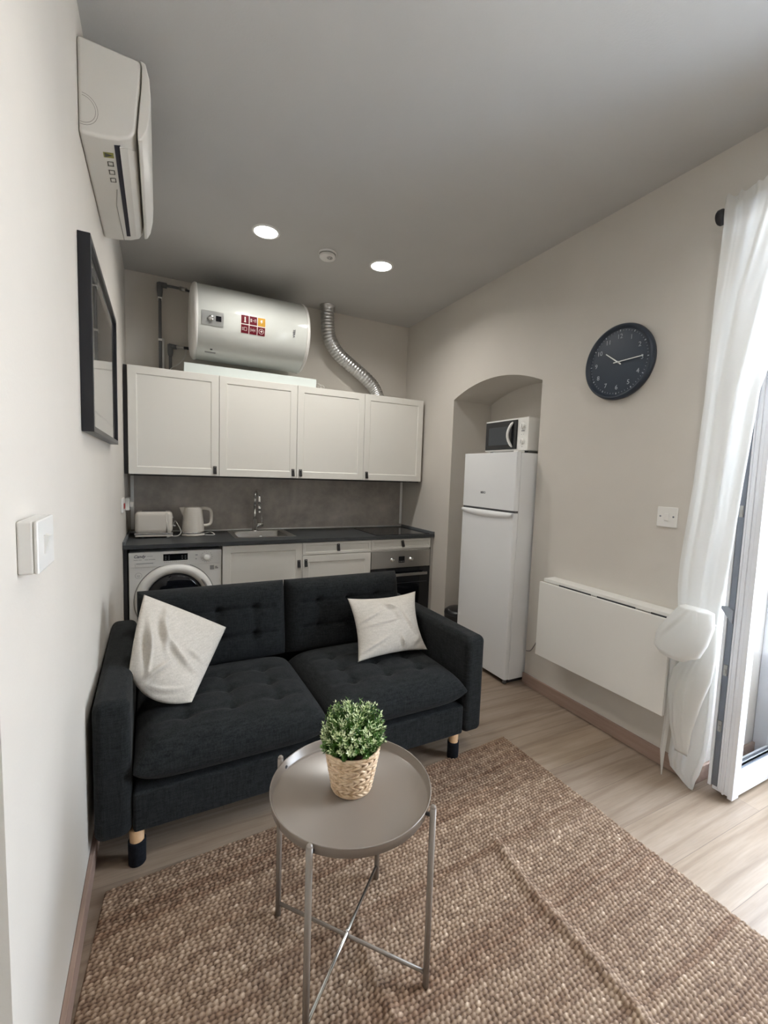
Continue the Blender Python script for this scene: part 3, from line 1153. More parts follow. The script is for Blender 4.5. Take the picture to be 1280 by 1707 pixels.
t = thing('hot_water_pipe', 'tall grey water pipe with elbow joining the top of the water heater', 'pipe', (.245, -.05, 2.11), group='grey pipes left of the water heater')
py = -.05
obj('riser', tube(B(), [(.236, py, UT), (.236, py, 2.78)], .011, 12), GREYP, t)
obj('riser_back', tube(B(), [(.256, py + .012, UT), (.256, py + .012, 2.40)], .008, 12), STRIP, t)
bm = B()
tube(bm, [(.236, py, 2.70), (.236, py, 2.745), (.236, py, 2.805)], [.016, .021, .021], 14)
tube(bm, [(.228, py, 2.795), (.285, py, 2.795)], .020, 14)
obj('elbow', bm, GREYP, t)
obj('branch', tube(B(), smoothpath([(.28, py, 2.795), (.34, py - .05, 2.778), (.40, py - .10, 2.758)]), .010, 12), GREYP, t)
bm = B(); tube(bm, [(.375, py - .08, 2.768), (.415, py - .115, 2.752)], .016, 10)
obj('coupling', bm, STEEL, t)
obj('nozzle', tube(B(), [(.412, py - .112, 2.753), (.455, -.19, 2.735)], .009, 10), BLACK, t)
bm = B(); box(bm, .222, .25, py - .014, -.0015, 2.375, 2.390); box(bm, .222, .25, py - .014, -.0015, 2.69, 2.70)
obj('pipe_clip', bm, STRIP, t)
t = thing('cold_water_pipe', 'short grey water pipe with elbow joining the lower side of the water heater', 'pipe', (.31, -.06, 2.11), group='grey pipes left of the water heater')
obj('riser', tube(B(), [(.306, -.06, UT), (.306, -.06, 2.34)], .0115, 12), GREYP, t)
bm = B()
tube(bm, [(.306, -.06, 2.27), (.306, -.06, 2.30), (.306, -.06, 2.355)], [.016, .021, .021], 14)
tube(bm, [(.296, -.06, 2.342), (.352, -.06, 2.342)], [.022, .016], 14)
obj('elbow', bm, GREYP, t)
obj('valve', tube(B(), [(.345, -.062, 2.342), (.36, -.07, 2.342), (.375, -.08, 2.34), (.405, -.10, 2.336)], [.011, .015, .012, .014], 12), STEEL, t)
obj('nozzle', tube(B(), [(.403, -.10, 2.336), (.452, -.13, 2.33)], .011, 10), BLACK, t)
o = obj('heater_cord', tube(B(), smoothpath([(.418, -.11, 2.325), (.405, -.12, 2.26), (.36, -.13, 2.20), (.31, -.14, 2.16), (.28, -.15, 2.108)]), .004, 8), CORD)
tag(o, 'thin pale cable curving down from the water heater behind the cabinets', 'cable')

# extractor duct
pts = smoothpath([(1.562, -.125, 2.872), (1.563, -.125, 2.74), (1.585, -.125, 2.60), (1.66, -.13, 2.485), (1.77, -.13, 2.405), (1.90, -.13, 2.325), (2.02, -.13, 2.235), (2.075, -.13, 2.15), (2.085, -.13, 2.095)], 22)
fine, rs = [], []
# denser path with ribs
acc = 0
for i, p_ in enumerate(pts):
    fine.append(p_)
    rs.append(.057 + (.0042 if i % 4 in (1, 2) else 0))
t = thing('extractor_duct', 'ribbed silver flexible duct bending from ceiling down behind the wall cabinets', 'duct', (1.562, -.125, 2.872))
obj('hose', tube(B(), fine, rs, 32, True), ALU, t)
obj('ceiling_collar', lathe(B(), [(0, .070), (-.012, .070), (-.014, .062), (-.05, .062)], 32, Matrix.Translation((1.562, -.125, H - .0005))), ALU, t)
o = obj('cable_coil', tube(tube(B(), [(1.43 + .028 * cos(a * .4), -.30, 2.128 + .028 * sin(a * .4)) for a in range(17)], .003, 6), [(1.47 + .025 * cos(a * .4), -.28, 2.125 + .025 * sin(a * .4)) for a in range(17)], .003, 6), CORD)
tag(o, 'small coil of pale cable lying on the cabinets beside the board', 'cable')

# sockets on the left wall
t = thing('cooker_switch', 'small switch plate with a red rocker on the left wall by the worktop', 'switch', (0, -.62, 1.14))
obj('plate', box(B(), 0, .012, -.71, -.53, 1.10, 1.19), PLAST, t, bevel=.003)
obj('rocker', box(B(), .012, .018, -.64, -.58, 1.12, 1.155), RED, t, bevel=.002, label='red rocker')
t = thing('socket', 'white socket on the left wall in the corner behind the toaster', 'socket', (0, -.22, 1.13))
obj('plate', box(B(), 0, .026, -.30, -.16, 1.08, 1.17), PLAST, t, bevel=.003)
obj('plug', box(B(), .026, .05, -.25, -.21, 1.10, 1.14), PLAST, t, bevel=.004)

# ================================================================ ceiling fittings
for (lx, ly), lab in (((.822, -1.075), 'lit round ceiling spotlight nearer the left wall'), ((1.636, -1.043), 'lit round ceiling spotlight right of the smoke detector')):
    t = thing('ceiling_spotlight', lab, 'ceiling light', (lx, ly, H), group='lit round ceiling spotlights')
    obj('trim_ring', lathe(B(), [(0, .086), (-.003, .086), (-.006, .080), (-.006, .072), (0, .070)], 40, Matrix.Translation((lx, ly, H - .0002))), PLAST, t)
    obj('diffuser', lathe(B(), [(-.004, .072), (-.0045, 0)], 40, Matrix.Translation((lx, ly, H))), LIT, t)
for lx, ly, lab in ((.822, -3.45, 'lit round ceiling spotlight behind the viewer, nearer the left wall'), (1.636, -3.45, 'lit round ceiling spotlight behind the viewer, nearer the balcony door')):
    t = thing('ceiling_spotlight', lab, 'ceiling light', (lx, ly, H), group='spotlights behind the viewer')
    obj('trim_ring', lathe(B(), [(0, .086), (-.003, .086), (-.006, .080), (-.006, .072), (0, .070)], 40, Matrix.Translation((lx, ly, H - .0002))), PLAST, t)
    obj('diffuser', lathe(B(), [(-.004, .072), (-.0045, 0)], 40, Matrix.Translation((lx, ly, H))), LIT, t)
t = thing('smoke_detector', 'small round white smoke detector between the two ceiling spotlights', 'smoke detector', (1.243, -1.02, H))
obj('base', lathe(B(), [(0, .060), (-.010, .060), (-.012, .056)], 36, Matrix.Translation((1.243, -1.02, H - .0002))), PLAST, t)
obj('cover', lathe(B(), [(-.013, .050), (-.018, .054), (-.030, .054), (-.038, .047), (-.040, .018), (-.040, 0)], 36, Matrix.Translation((1.243, -1.02, H))), PLAST, t)
bm = B()
lathe(bm, [(-.040, .019), (-.042, .019), (-.042, .016), (-.040, .016)], 24, Matrix.Translation((1.250, -1.045, H)))
box(bm, 1.242, 1.246, -1.055, -1.035, H - .0425, H - .040); box(bm, 1.254, 1.258, -1.055, -1.035, H - .0425, H - .040)
obj('test_button', bm, GREYINK, t)

# ================================================================ air conditioner
t = thing('air_conditioner', 'white split air conditioner unit high on the left wall', 'air conditioner', (0, -1.8, 2.47))
AY0, AY1 = -2.18, -1.44
prof = [(0.001, 2.752), (.172, 2.745), (.180, 2.738), (.176, 2.66), (.168, 2.585), (.164, 2.545), (.160, 2.515), (.145, 2.492), (.110, 2.476), (.060, 2.466), (0.001, 2.462)]
bm = B()
n = len(prof)
ys = [AY0, AY1]
rings = []
for k, y in enumerate(ys):
    s = 1
    rings.append([bm.verts.new((max(.001, .08 + (px - .08) * s) if px > .01 else px, y, 2.61 + (pz - 2.61) * s)) for px, pz in prof])
for a, b in zip(rings, rings[1:]):
    for k in range(n):
        bm.faces.new((a[k], a[(k + 1) % n], b[(k + 1) % n], b[k]))
bm.faces.new(rings[0]); bm.faces.new(rings[-1][::-1])
obj('housing', bm, ACW, t, bevel=.016, seg=5, angle=50)
# front panel, bulging
pf = [(.174, 2.748), (.192, 2.744), (.203, 2.70), (.207, 2.64), (.204, 2.58), (.194, 2.528), (.180, 2.498), (.168, 2.492), (.166, 2.52), (.172, 2.59), (.179, 2.66), (.182, 2.73)]
bm = B()
rings = []
for y, s in ((AY0 - .002, .96), (AY0 + .004, 1), (AY1 - .02, 1), (AY1 + .004, .93)):
    rings.append([bm.verts.new((.186 + (px - .186) * s, y, 2.62 + (pz - 2.62) * s)) for px, pz in pf])
n = len(pf)
for a, b in zip(rings, rings[1:]):
    for k in range(n):
        bm.faces.new((a[k], a[(k + 1) % n], b[(k + 1) % n], b[k]))
bm.faces.new(rings[0]); bm.faces.new(rings[-1][::-1])
obj('front_panel', bm, ACW, t, smooth=False, bevel=.003)
# underside: outlet slot with flap
def under(px):   # z of the underside at x
    for (xa, za), (xb, zb) in zip(prof[4:], prof[5:]):
        if xb <= px <= xa:
            return za + (zb - za) * (px - xa) / (xb - xa)
    return 2.462
bm = B()
for xa, xb in ((.096, .112), (.112, .163)):
    quad(bm, [(xa, AY0 + .030, under(xa) - .0012), (xb, AY0 + .030, under(xb) - .0012), (xb, AY1 - .05, under(xb) - .0012), (xa, AY1 - .05, under(xa) - .0012)])
obj('outlet_slot', bm, mat('outlet_dark', (.012, .013, .03), .6), t, label='dark air outlet slot')
bm = B()
rings = []
for y in (AY0 + .033, AY1 - .06):
    rings.append([bm.verts.new((px, y + (max(0, px - .13) / .029 * .055 if y < -2 else 0), under(px) - d_)) for px, d_ in ((.112, .003), (.135, .005), (.159, .004), (.159, .007), (.135, .009), (.112, .007))])
for k in range(6):
    bm.faces.new((rings[0][k], rings[0][(k + 1) % 6], rings[1][(k + 1) % 6], rings[1][k]))
bm.faces.new(rings[0]); bm.faces.new(rings[1][::-1])
obj('flap', bm, ACW, t)
# knock-out circle on the end face
bm = B()
for rr in (.040, .047):
    for k in range(14):
        a0, a1 = rad(-100 + 190 * k / 14), rad(-100 + 190 * (k + 1) / 14)
        quad(bm, [(.012 + r_ * cos(a) * .9, AY0 - .0008, 2.535 + r_ * sin(a)) for r_, a in ((rr, a0), (rr + .0014, a0), (rr + .0014, a1), (rr, a1))])
obj('knockout_line', bm, mat('faint_line', (.25, .23, .21), .7), t)
# warning print on the underside
bm = B()
zz = lambda x_: under(x_) - .001
quad(bm, [(.060, AY0 + .075, zz(.06)), (.060, AY0 + .105, zz(.06)), (.0905, AY0 + .105, zz(.0905)), (.0905, AY0 + .075, zz(.0905))])
obj('warning_sticker', bm, mat('olive_sticker', (.30, .28, .07), .6), t)
bm = B()
v_ = [(.064, AY0 + .078), (.064, AY0 + .102), (.088, AY0 + .090)]
bm.faces.new([bm.verts.new((a_, b_, zz(a_) - .0006)) for a_, b_ in v_])
for k in range(3):
    y_ = AY0 + .125 + k * .05
    for a_, b_, c_, d_ in ((.068, .071, 0, .028), (.084, .087, 0, .028), (.068, .087, 0, .004), (.068, .087, .024, .028)):
        quad(bm, [(a_, y_ + c_, zz(a_) - .0006), (b_, y_ + c_, zz(b_) - .0006), (b_, y_ + d_, zz(b_) - .0006), (a_, y_ + d_, zz(a_) - .0006)])
obj('warning_print', bm, mat('dark_olive_print', (.07, .07, .05), .6), t)
bm = B()
tube(bm, [(.085, AY0 + .30, zz(.085) - .0005), (.075, AY0 + .42, zz(.075) - .0005), (.083, AY1 - .01, zz(.083) - .0005)], .0012, 5)
obj('casing_seam', bm, mat('seam_shadow', (.3, .29, .26), .7), t)

# ================================================================ framed picture
FY0, FY1, FZ0, FZ1, FD = -2.262, -1.325, 1.508, 2.125, .036
t = thing('framed_picture', 'wide black-framed picture on the left wall below the air conditioner', 'picture', (0, (FY0 + FY1) / 2, FZ0))
bm = B()
fw = .019
for a in ((FY0, FY0 + fw, FZ0, FZ1), (FY1 - fw, FY1, FZ0, FZ1), (FY0 + fw, FY1 - fw, FZ0, FZ0 + fw), (FY0 + fw, FY1 - fw, FZ1 - fw, FZ1)):
    box(bm, .001, FD, a[0], a[1], a[2], a[3])
obj('frame', bm, mat('frame_black', (.006, .007, .011), .35), t, bevel=.001)
bm = B(); box(bm, .002, .020, FY0 + fw, FY1 - fw, FZ0 + fw, FZ1 - fw)
obj('mount', bm, mat('white_mount', (.62, .60, .56), .7), t)
bm = B()
mw = .085
box(bm, .018, .0205, FY0 + mw, FY1 - mw, FZ0 + mw, FZ1 - mw)
obj('print', bm, printm(), t)
bm = B()
for a in ((FY0 + mw - .006, FY0 + mw, FZ0 + mw, FZ1 - mw), (FY1 - mw, FY1 - mw + .006, FZ0 + mw, FZ1 - mw), (FY0 + mw, FY1 - mw, FZ0 + mw - .006, FZ0 + mw), (FY0 + mw, FY1 - mw, FZ1 - mw, FZ1 - mw + .006)):
    box(bm, .018, .0225, *a)
obj('inner_fillet', bm, mat('grey_fillet', (.12, .115, .11), .6), t)
bm = B(); box(bm, .0245, .026, FY0 + fw, FY1 - fw, FZ0 + fw, FZ1 - fw)
obj('glazing', bm, PICG, t)

# ================================================================ switches
t = thing('light_switch', 'white raised light switch on the left wall near the camera', 'light switch', (0, -2.95, 1.25), group='white light switches')
obj('back_box', box(B(), 0, .024, -3.018, -2.888, 1.202, 1.298), PLAST, t, bevel=.004)
obj('plate', box(B(), .024, .031, -3.018, -2.888, 1.202, 1.298), PLAST, t, bevel=.003)
bm = B()
box(bm, .031, .0335, -2.975, -2.955, 1.232, 1.268)
b2 = [bm.verts.new(p) for p in ((.0335, -2.975, 1.268), (.0335, -2.955, 1.268), (.0335, -2.955, 1.236), (.0335, -2.975, 1.236), (.040, -2.975, 1.266), (.040, -2.955, 1.266))]
bm.faces.new((b2[4], b2[5], b2[2], b2[3])); bm.faces.new((b2[0], b2[1], b2[5], b2[4])); bm.faces.new((b2[0], b2[4], b2[3])); bm.faces.new((b2[1], b2[2], b2[5]))
obj('rocker', bm, PLAST, t)
t = thing('light_switch', 'flat square white light switch on the right wall beside the curtain', 'light switch', (X, -2.684, 1.24), group='white light switches')
obj('plate', box(B(), X - .009, X - .0005, -2.733, -2.636, 1.191, 1.289), PLAST, t, bevel=.003)
obj('rocker', box(B(), X - .013, X - .009, -2.695, -2.673, 1.222, 1.258), PLAST, t, bevel=.002)
bm = B()
for y_ in (-2.653, -2.716):
    lathe(bm, [(0, .0045), (.001, .0045), (.001, 0)], 10, axis((X - .009, y_, 1.243), (-1, 0, 0)))
obj('screw', bm, METALD, t)

# ================================================================ clock
CY, CZ, CR = -2.368, 2.048, .200
cxw = X
t = thing('wall_clock', 'round dark blue-black wall clock showing about quarter past ten', 'clock', (X, CY, CZ))
mt = axis((X, CY, CZ), (-1, 0, 0))
obj('rim', lathe(B(), [(.0005, .185), (.004, .196), (.020, .2), (.036, .196), (.042, .190), (.042, .184), (.026, .176), (.024, .172)], 96, mt), CLOCKB, t)
obj('face', lathe(B(), [(.024, .174), (.024, 0)], 96, mt), CLOCKF, t)
FXp = X - .0245


def cfm(y, z, d=0):   # faces -x; right as seen by the viewer is -y
    return frame_m((FXp - d, y, z), (0, -1, 0), (0, 0, 1))


mes = []
for hnum in range(1, 13):
    a = rad(90 - 30 * hnum)
    mes.append(text(str(hnum), .034, cfm(CY - .134 * cos(a), CZ + .134 * sin(a), .0008), .0003))
obj('numerals', join_me(mes), CLOCKN, t)
bm = B()
for k in range(60):
    a = rad(90 - 6 * k)
    L = .006 if k % 5 else .009
    wd = .0008 if k % 5 else .0024
    mk = cfm(CY, CZ, .0006) @ Matrix.Rotation(a, 4, 'Z')
    box(bm, .161, .161 + L, -wd, wd, 0, .0005, mtx=mk)
obj('minute_marks', bm, CLOCKN, t)


def hand(name, ang, L, tail, wd, d):
    mk = cfm(CY, CZ, d) @ Matrix.Rotation(rad(90 - ang), 4, 'Z')
    bm = B()
    pts_ = [(-tail, -wd * .8), (L, -wd * .55), (L + wd * .6, 0), (L, wd * .55), (-tail, wd * .8), (-tail - wd, 0)]
    lo = [bm.verts.new(mk @ Vector((x_, y_, 0))) for x_, y_ in pts_]
    hi = [bm.verts.new(mk @ Vector((x_, y_, .0015))) for x_, y_ in pts_]
    bm.faces.new(hi); bm.faces.new(lo[::-1])
    for k in range(6):
        bm.faces.new((lo[k], lo[(k + 1) % 6], hi[(k + 1) % 6], hi[k]))
    return obj(name, bm, HANDW, t)


hand('hour_hand', 307, .092, .022, .0042, .004)
hand('minute_hand', 88, .142, .022, .0034, .007)
obj('centre_cap', lathe(B(), [(0, .006), (.006, .005), (.006, 0)], 16, axis((FXp - .005, CY, CZ), (-1, 0, 0))), HANDW, t)

# ================================================================ drop-leaf wall table
t = thing('drop_leaf_table', 'white folded wall-mounted drop-leaf table with its flap hanging down', 'wall table', (X, -2.4, .3))
TY_0, TY_1 = -2.806, -2.02
obj('shelf_top', box(B(), X - .094, X - .0005, TY_0, TY_1, .772, .792), WHITE, t, bevel=.002)
obj('flap', box(B(), X - .114, X - .096, TY_0 + .002, TY_1 + .015, .300, .768), WHITE, t, bevel=.002)
bm = B(); box(bm, X - .022, X - .0005, TY_0 + .02, TY_1 - .09, .45, .772)
obj('wall_bracket', bm, WHITE, t)
bm = B()
for ya_, yb_ in ((-2.36, -2.14), (-2.62, -2.40), (-2.775, -2.70)):
    box(bm, X - .0965, X - .0945, ya_, yb_, .764, .7755)
obj('hinge_gap', bm, INK, t, label='dark hinge slots')

# fridge cord + socket beside fridge
o = obj('appliance_cord', tube(B(), smoothpath([(X - .02, -2.03, .50), (X - .012, -1.99, .42), (X - .008, -1.93, .355), (X - .008, -1.875, .262), (X - .006, -1.845, .24), (X - .006, -1.825, .235)]), .0035, 8), CORDG)
tag(o, 'thin grey cable running from behind the fridge to the folded table', 'cable')
t = thing('socket', 'white socket low on the right wall half hidden by the folded table', 'socket', (X, -2.03, .5))
obj('plate', box(B(), X - .010, X - .0005, -2.075, -1.99, .45, .54), PLAST, t, bevel=.003)
obj('plug', box(B(), X - .035, X - .010, -2.05, -2.01, .475, .515), PLAST, t, bevel=.004)

# ================================================================ fridge
t = thing('fridge', 'tall white fridge-freezer standing in the arched wall niche', 'fridge', (2.57, -1.51, 0))
GX, GY0, GY1 = 2.296, -1.795, -1.235
obj('cabinet', box(B(), GX + .042, 2.84, GY0 + .003, GY1 - .003, .03, 1.577), FRIDGEW, t, bevel=.004)
bm = B()
def rounded_front(bm, z0, z1):
    pr = [(GX + .038, GY0), (GX + .014, GY0), (GX + .004, GY0 + .006), (GX, GY0 + .022), (GX, GY1 - .022), (GX + .004, GY1 - .006), (GX + .014, GY1), (GX + .038, GY1)]
    a = [bm.verts.new((x_, y_, z0)) for x_, y_ in pr]
    b = [bm.verts.new((x_, y_, z1)) for x_, y_ in pr]
    n_ = len(pr)
    for k in range(n_):
        bm.faces.new((a[k], a[(k + 1) % n_], b[(k + 1) % n_], b[k]))
    bm.faces.new(a[::-1]); bm.faces.new(b)
    return bm
fz = obj('freezer_door', rounded_front(B(), 1.190, 1.580), FRIDGEW, t, bevel=.003)
fd = obj('fridge_door', rounded_front(B(), .036, 1.176), FRIDGEW, t, bevel=.003)
# curved grip lip along the top of the fridge door
bm = B()
N_ = 24
rows = []
for k in range(N_ + 1):
    y_ = GY0 + .012 + (GY1 - GY0 - .024) * k / N_
    s_ = sin(pi * k / N_) ** .6
    rows.append([(GX - .001, y_, 1.176), (GX - .010, y_, 1.172), (GX - .012, y_, 1.160 - .020 * s_), (GX - .002, y_, 1.150 - .024 * s_)])
vv = [[bm.verts.new(p_) for p_ in r_] for r_ in rows]
for a, b in zip(vv, vv[1:]):
    for k in range(3):
        bm.faces.new((a[k], a[k + 1], b[k + 1], b[k])).smooth = True
obj('grip_lip', bm, FRIDGEW, fd)
obj('door_gap', box(B(), GX + .012, GX + .04, GY0 + .004, GY1 - .004, 1.176, 1.190), mat('fridge_gap', (.12, .12, .13), .6), t)
obj('seal', box(B(), GX + .038, GX + .042, GY0 + .006, GY1 - .006, .04, 1.574), mat('door_seal', (.20, .20, .20), .7), t)
obj('logo', join_me([text('TEKA' if False else 'BEKO', .021, frame_m((GX - .0006, -1.475, 1.298), (0, -1, 0), (0, 0, 1)), .0004, bold=.0008)]), LOGOG, fz)
bm = B()
box(bm, GX + .05, 2.83, GY0 + .02, GY1 - .02, .004, .03)
obj('plinth', bm, BLACKM, t)
bm = B()
for y_ in (GY0 + .03, GY1 - .03):
    tube(bm, [(GX + .03, y_, .001), (GX + .03, y_, .037)], .015, 12)
obj('foot', bm, GREYP, t)
obj('top_hinge', box(B(), GX + .012, GX + .07, GY0 + .006, GY0 + .05, 1.580, 1.588), PLAST, t, bevel=.002)

# microwave
t = thing('microwave', 'small white microwave with black glass door on top of the fridge', 'microwave', (2.57, -1.54, 1.58))
WX, WY0, WY1, WZ0, WZ1 = 2.425, -1.750, -1.318, 1.597, 1.822
obj('housing', box(B(), WX + .012, WX + .34, WY0 + .002, WY1 - .002, WZ0, WZ1), PLAST, t, bevel=.006)
obj('front', box(B(), WX, WX + .014, WY0, WY1, WZ0 + .002, WZ1 - .001), PLAST, t, bevel=.003)
d = obj('door', box(B(), WX - .008, WX + .001, -1.650, WY1 - .008, WZ0 + .012, WZ1 - .012), GLASSB, t, bevel=.003)
obj('door_window', box(B(), WX - .0095, WX - .007, -1.570, WY1 - .045, WZ0 + .045, WZ1 - .052), mat('microwave_window', (.035, .042, .05), .25), d)
bm = B()
hp = []
for k in range(13):
    a = -1 + 2 * k / 12
    hp.append((WX - .010 - .022 * (1 - a * a), -1.612 + .026 * (1 - a * a), (WZ0 + WZ1) / 2 + a * .086))
tube(bm, hp, [.005] + [.0095] * 11 + [.005], 10)
obj('handle', bm, PLAST, d)
for z_ in (1.765, 1.660):
    k_ = obj('dial', lathe(B(), [(0, .020), (.010, .019), (.013, .016), (.013, 0)], 24, axis((WX, -1.699, z_), (-1, 0, 0))), PLAST, t)
    obj('dial_mark', box(B(), WX - .0142, WX - .0128, -1.7005, -1.6975, z_ - .012, z_ + .012), GREYINK, k_)
bm = B()
box(bm, WX - .0006, WX, -1.715, -1.685, 1.727, 1.7335)
for j_, z_ in enumerate((1.765, 1.660)):
    for k in range(9):
        a = rad(-30 + 30 * k)
        box(bm, WX - .0006, WX, -1.699 + .027 * cos(a) - .0015, -1.699 + .027 * cos(a) + .0015, z_ + .027 * sin(a) - .001, z_ + .027 * sin(a) + .001)
box(bm, WX - .0006, WX, -1.712, -1.706, 1.705, 1.708); box(bm, WX - .0006, WX, -1.692, -1.686, 1.705, 1.708); box(bm, WX - .0006, WX, -1.704, -1.694, 1.622, 1.625)
obj('dial_print', bm, GREYINK, t)
bm = B()
for k in range(3):
    box(bm, WX + .14 + k * .03, WX + .155 + k * .03, WY0 + .0012, WY0 + .0024, 1.63, 1.79)
obj('side_vent', bm, mat('vent_pale', (.55, .55, .55), .5), t)
bm = B()
for x_ in (WX + .03, WX + .31):
    for y_ in (WY0 + .04, WY1 - .04):
        tube(bm, [(x_, y_, 1.578), (x_, y_, 1.598)], .012, 10)
obj('foot', bm, BLACKM, t)

# bin in the niche behind the fridge edge
t = thing('waste_bin', 'black round bin tucked between fridge and niche side', 'bin', (2.39, -1.08, 0))
obj('bucket', lathe(B(), [(.001, 0), (.001, .105), (.30, .125), (.31, .128), (.315, .120)], 32, Matrix.Translation((2.455, -1.06, 0)) @ Matrix.Diagonal((1, 1, .88, 1))), BLACKM, t)
obj('lid', lathe(B(), [(.312, .126), (.33, .125), (.35, .10), (.358, .05), (.36, 0)], 32, Matrix.Translation((2.455, -1.06, 0)) @ Matrix.Diagonal((1, 1, .88, 1))), BLACK, t)


# ================================================================ sofa
SR = rad(1.0)
so = thing('sofa', 'charcoal two-seat tufted fabric sofa with short wooden legs', 'sofa', (.018, -2.343, 0), SR)
SMt = ROOTM[so.name]


def sb(u0, u1, v0, v1, z0, z1):
    return box(B(), u0, u1, v0, v1, z0, z1, mtx=SMt)


SWd, SDp = 1.656, .925
AW = .112
obj('arm', sb(0, AW, 0, SDp, .125, .618), SOFAF, so, bevel=.032, seg=6)
obj('arm', sb(SWd - AW, SWd, 0, SDp, .125, .618), SOFAF, so, bevel=.032, seg=6)
obj('base', sb(AW + .002, SWd - AW - .002, .008, SDp - .02, .128, .275), SOFAF, so, bevel=.012, seg=3)
obj('back_frame', sb(AW + .002, SWd - AW - .002, SDp - .14, SDp - .005, .20, .612), SOFAF, so, bevel=.025, seg=4)


def cushion(cx, cy, cz, w_, d_, t_, tufts, depth, rot=None, nx=56, ny=56, exps=(7, 7), fold=.3, crown=.010):
    """box cushion; local x width, y depth, z up; tufts pressed into +z face"""
    mt = SMt @ Matrix.Translation((cx, cy, cz)) @ (rot or Matrix.Identity(4))
    bm = B()

    def top(u, v):
        # superellipse falloff at edges
        e = (1 - abs(u) ** exps[0]) ** .5 * (1 - abs(v) ** exps[1]) ** .5 if abs(u) < 1 and abs(v) < 1 else 0
        h = t_ / 2 * e + crown * (1 - u * u) * (1 - v * v)
        x_, y_ = u * w_ / 2, v * d_ / 2
        dd_ = 0
        for tx, ty in tufts:
            r2_ = ((x_ - tx) ** 2 + (y_ - ty) ** 2)
            dd_ += depth * math.exp(-r2_ / (2 * .016 ** 2)) + depth * .55 * math.exp(-r2_ / (2 * .05 ** 2))
        # creases between neighbouring tufts
        xs_ = sorted({tx for tx, _ in tufts}); ys_ = sorted({ty for _, ty in tufts})
        if ys_:
            for ty in ys_:
                if xs_[0] - .10 < x_ < xs_[-1] + .10:
                    dd_ += depth * fold * math.exp(-((y_ - ty) / .010) ** 2)
            for tx in xs_:
                if ys_[0] - .02 < y_ < ys_[-1] + .02:
                    dd_ += depth * fold * math.exp(-((x_ - tx) / .010) ** 2)
        return h - dd_ * e
    # non uniform parameter, denser at edges
    def prm(i, n_):
        s_ = -1 + 2 * i / n_
        return math.copysign(1 - (1 - abs(s_)) ** 1.35, s_) if abs(s_) > .0 else 0
    gt, gb = [], []
    for j in range(ny + 1):
        rt, rb = [], []
        v_ = prm(j, ny)
        for i in range(nx + 1):
            u_ = prm(i, nx)
            edge = i in (0, nx) or j in (0, ny)
            p_ = bm.verts.new(mt @ Vector((u_ * w_ / 2, v_ * d_ / 2, 0 if edge else top(u_, v_))))
            rt.append(p_)
            if edge:
                rb.append(p_)
            else:
                e_ = (1 - abs(u_) ** exps[0]) ** .5 * (1 - abs(v_) ** exps[1]) ** .5
                rb.append(bm.verts.new(mt @ Vector((u_ * w_ / 2, v_ * d_ / 2, -t_ / 2 * e_))))
        gt.append(rt); gb.append(rb)
    for j in range(ny):
        for i in range(nx):
            f = bm.faces.new((gt[j][i], gt[j][i + 1], gt[j + 1][i + 1], gt[j + 1][i])); f.smooth = True
            f = bm.faces.new((gb[j][i], gb[j + 1][i], gb[j + 1][i + 1], gb[j][i + 1])); f.smooth = True
    return bm


CWd = (SWd - 2 * AW - .006) / 2
for i in range(2):
    cx_ = AW + .003 + CWd * (i + .5)
    tf = [(tx, ty) for tx in (-.18, 0, .18) for ty in (-.16, -.015, .13)]
    obj('seat_cushion', cushion(cx_, .315, .362, CWd - .004, .665, .175, tf, .016, fold=.4), SOFAF, so, label='left seat cushion' if i == 0 else 'right seat cushion')
    rot = Matrix.Rotation(rad(90 - 9), 4, 'X')
    tb = [(tx, ty) for tx in (-.18, 0, .18) for ty in (-.06, .075)]
    obj('back_cushion', cushion(cx_, .715, .603, CWd - .004, .400, .185, tb, .021, rot, fold=.75), SOFAF, so, label='left back cushion' if i == 0 else 'right back cushion')
for lu, lv in ((.125, .035), (SWd - .150, .035), (.125, SDp - .1), (SWd - .15, SDp - .1)):
    bm = B()
    p_ = SMt @ Vector((lu, lv, 0))
    lathe(bm, [(.002, 0), (.002, .020), (.13, .0245), (.13, 0)], 20, Matrix.Translation(p_))
    lg = obj('leg', bm, BEECH, so)
    bm = B()
    lathe(bm, [(.0005, 0), (.0005, .026), (.004, .028), (.078, .0285), (.088, .028), (.088, .0245)], 20, Matrix.Translation(p_))
    obj('leg_sock', bm, SOCK, lg, label='black fabric sock pulled over the leg')


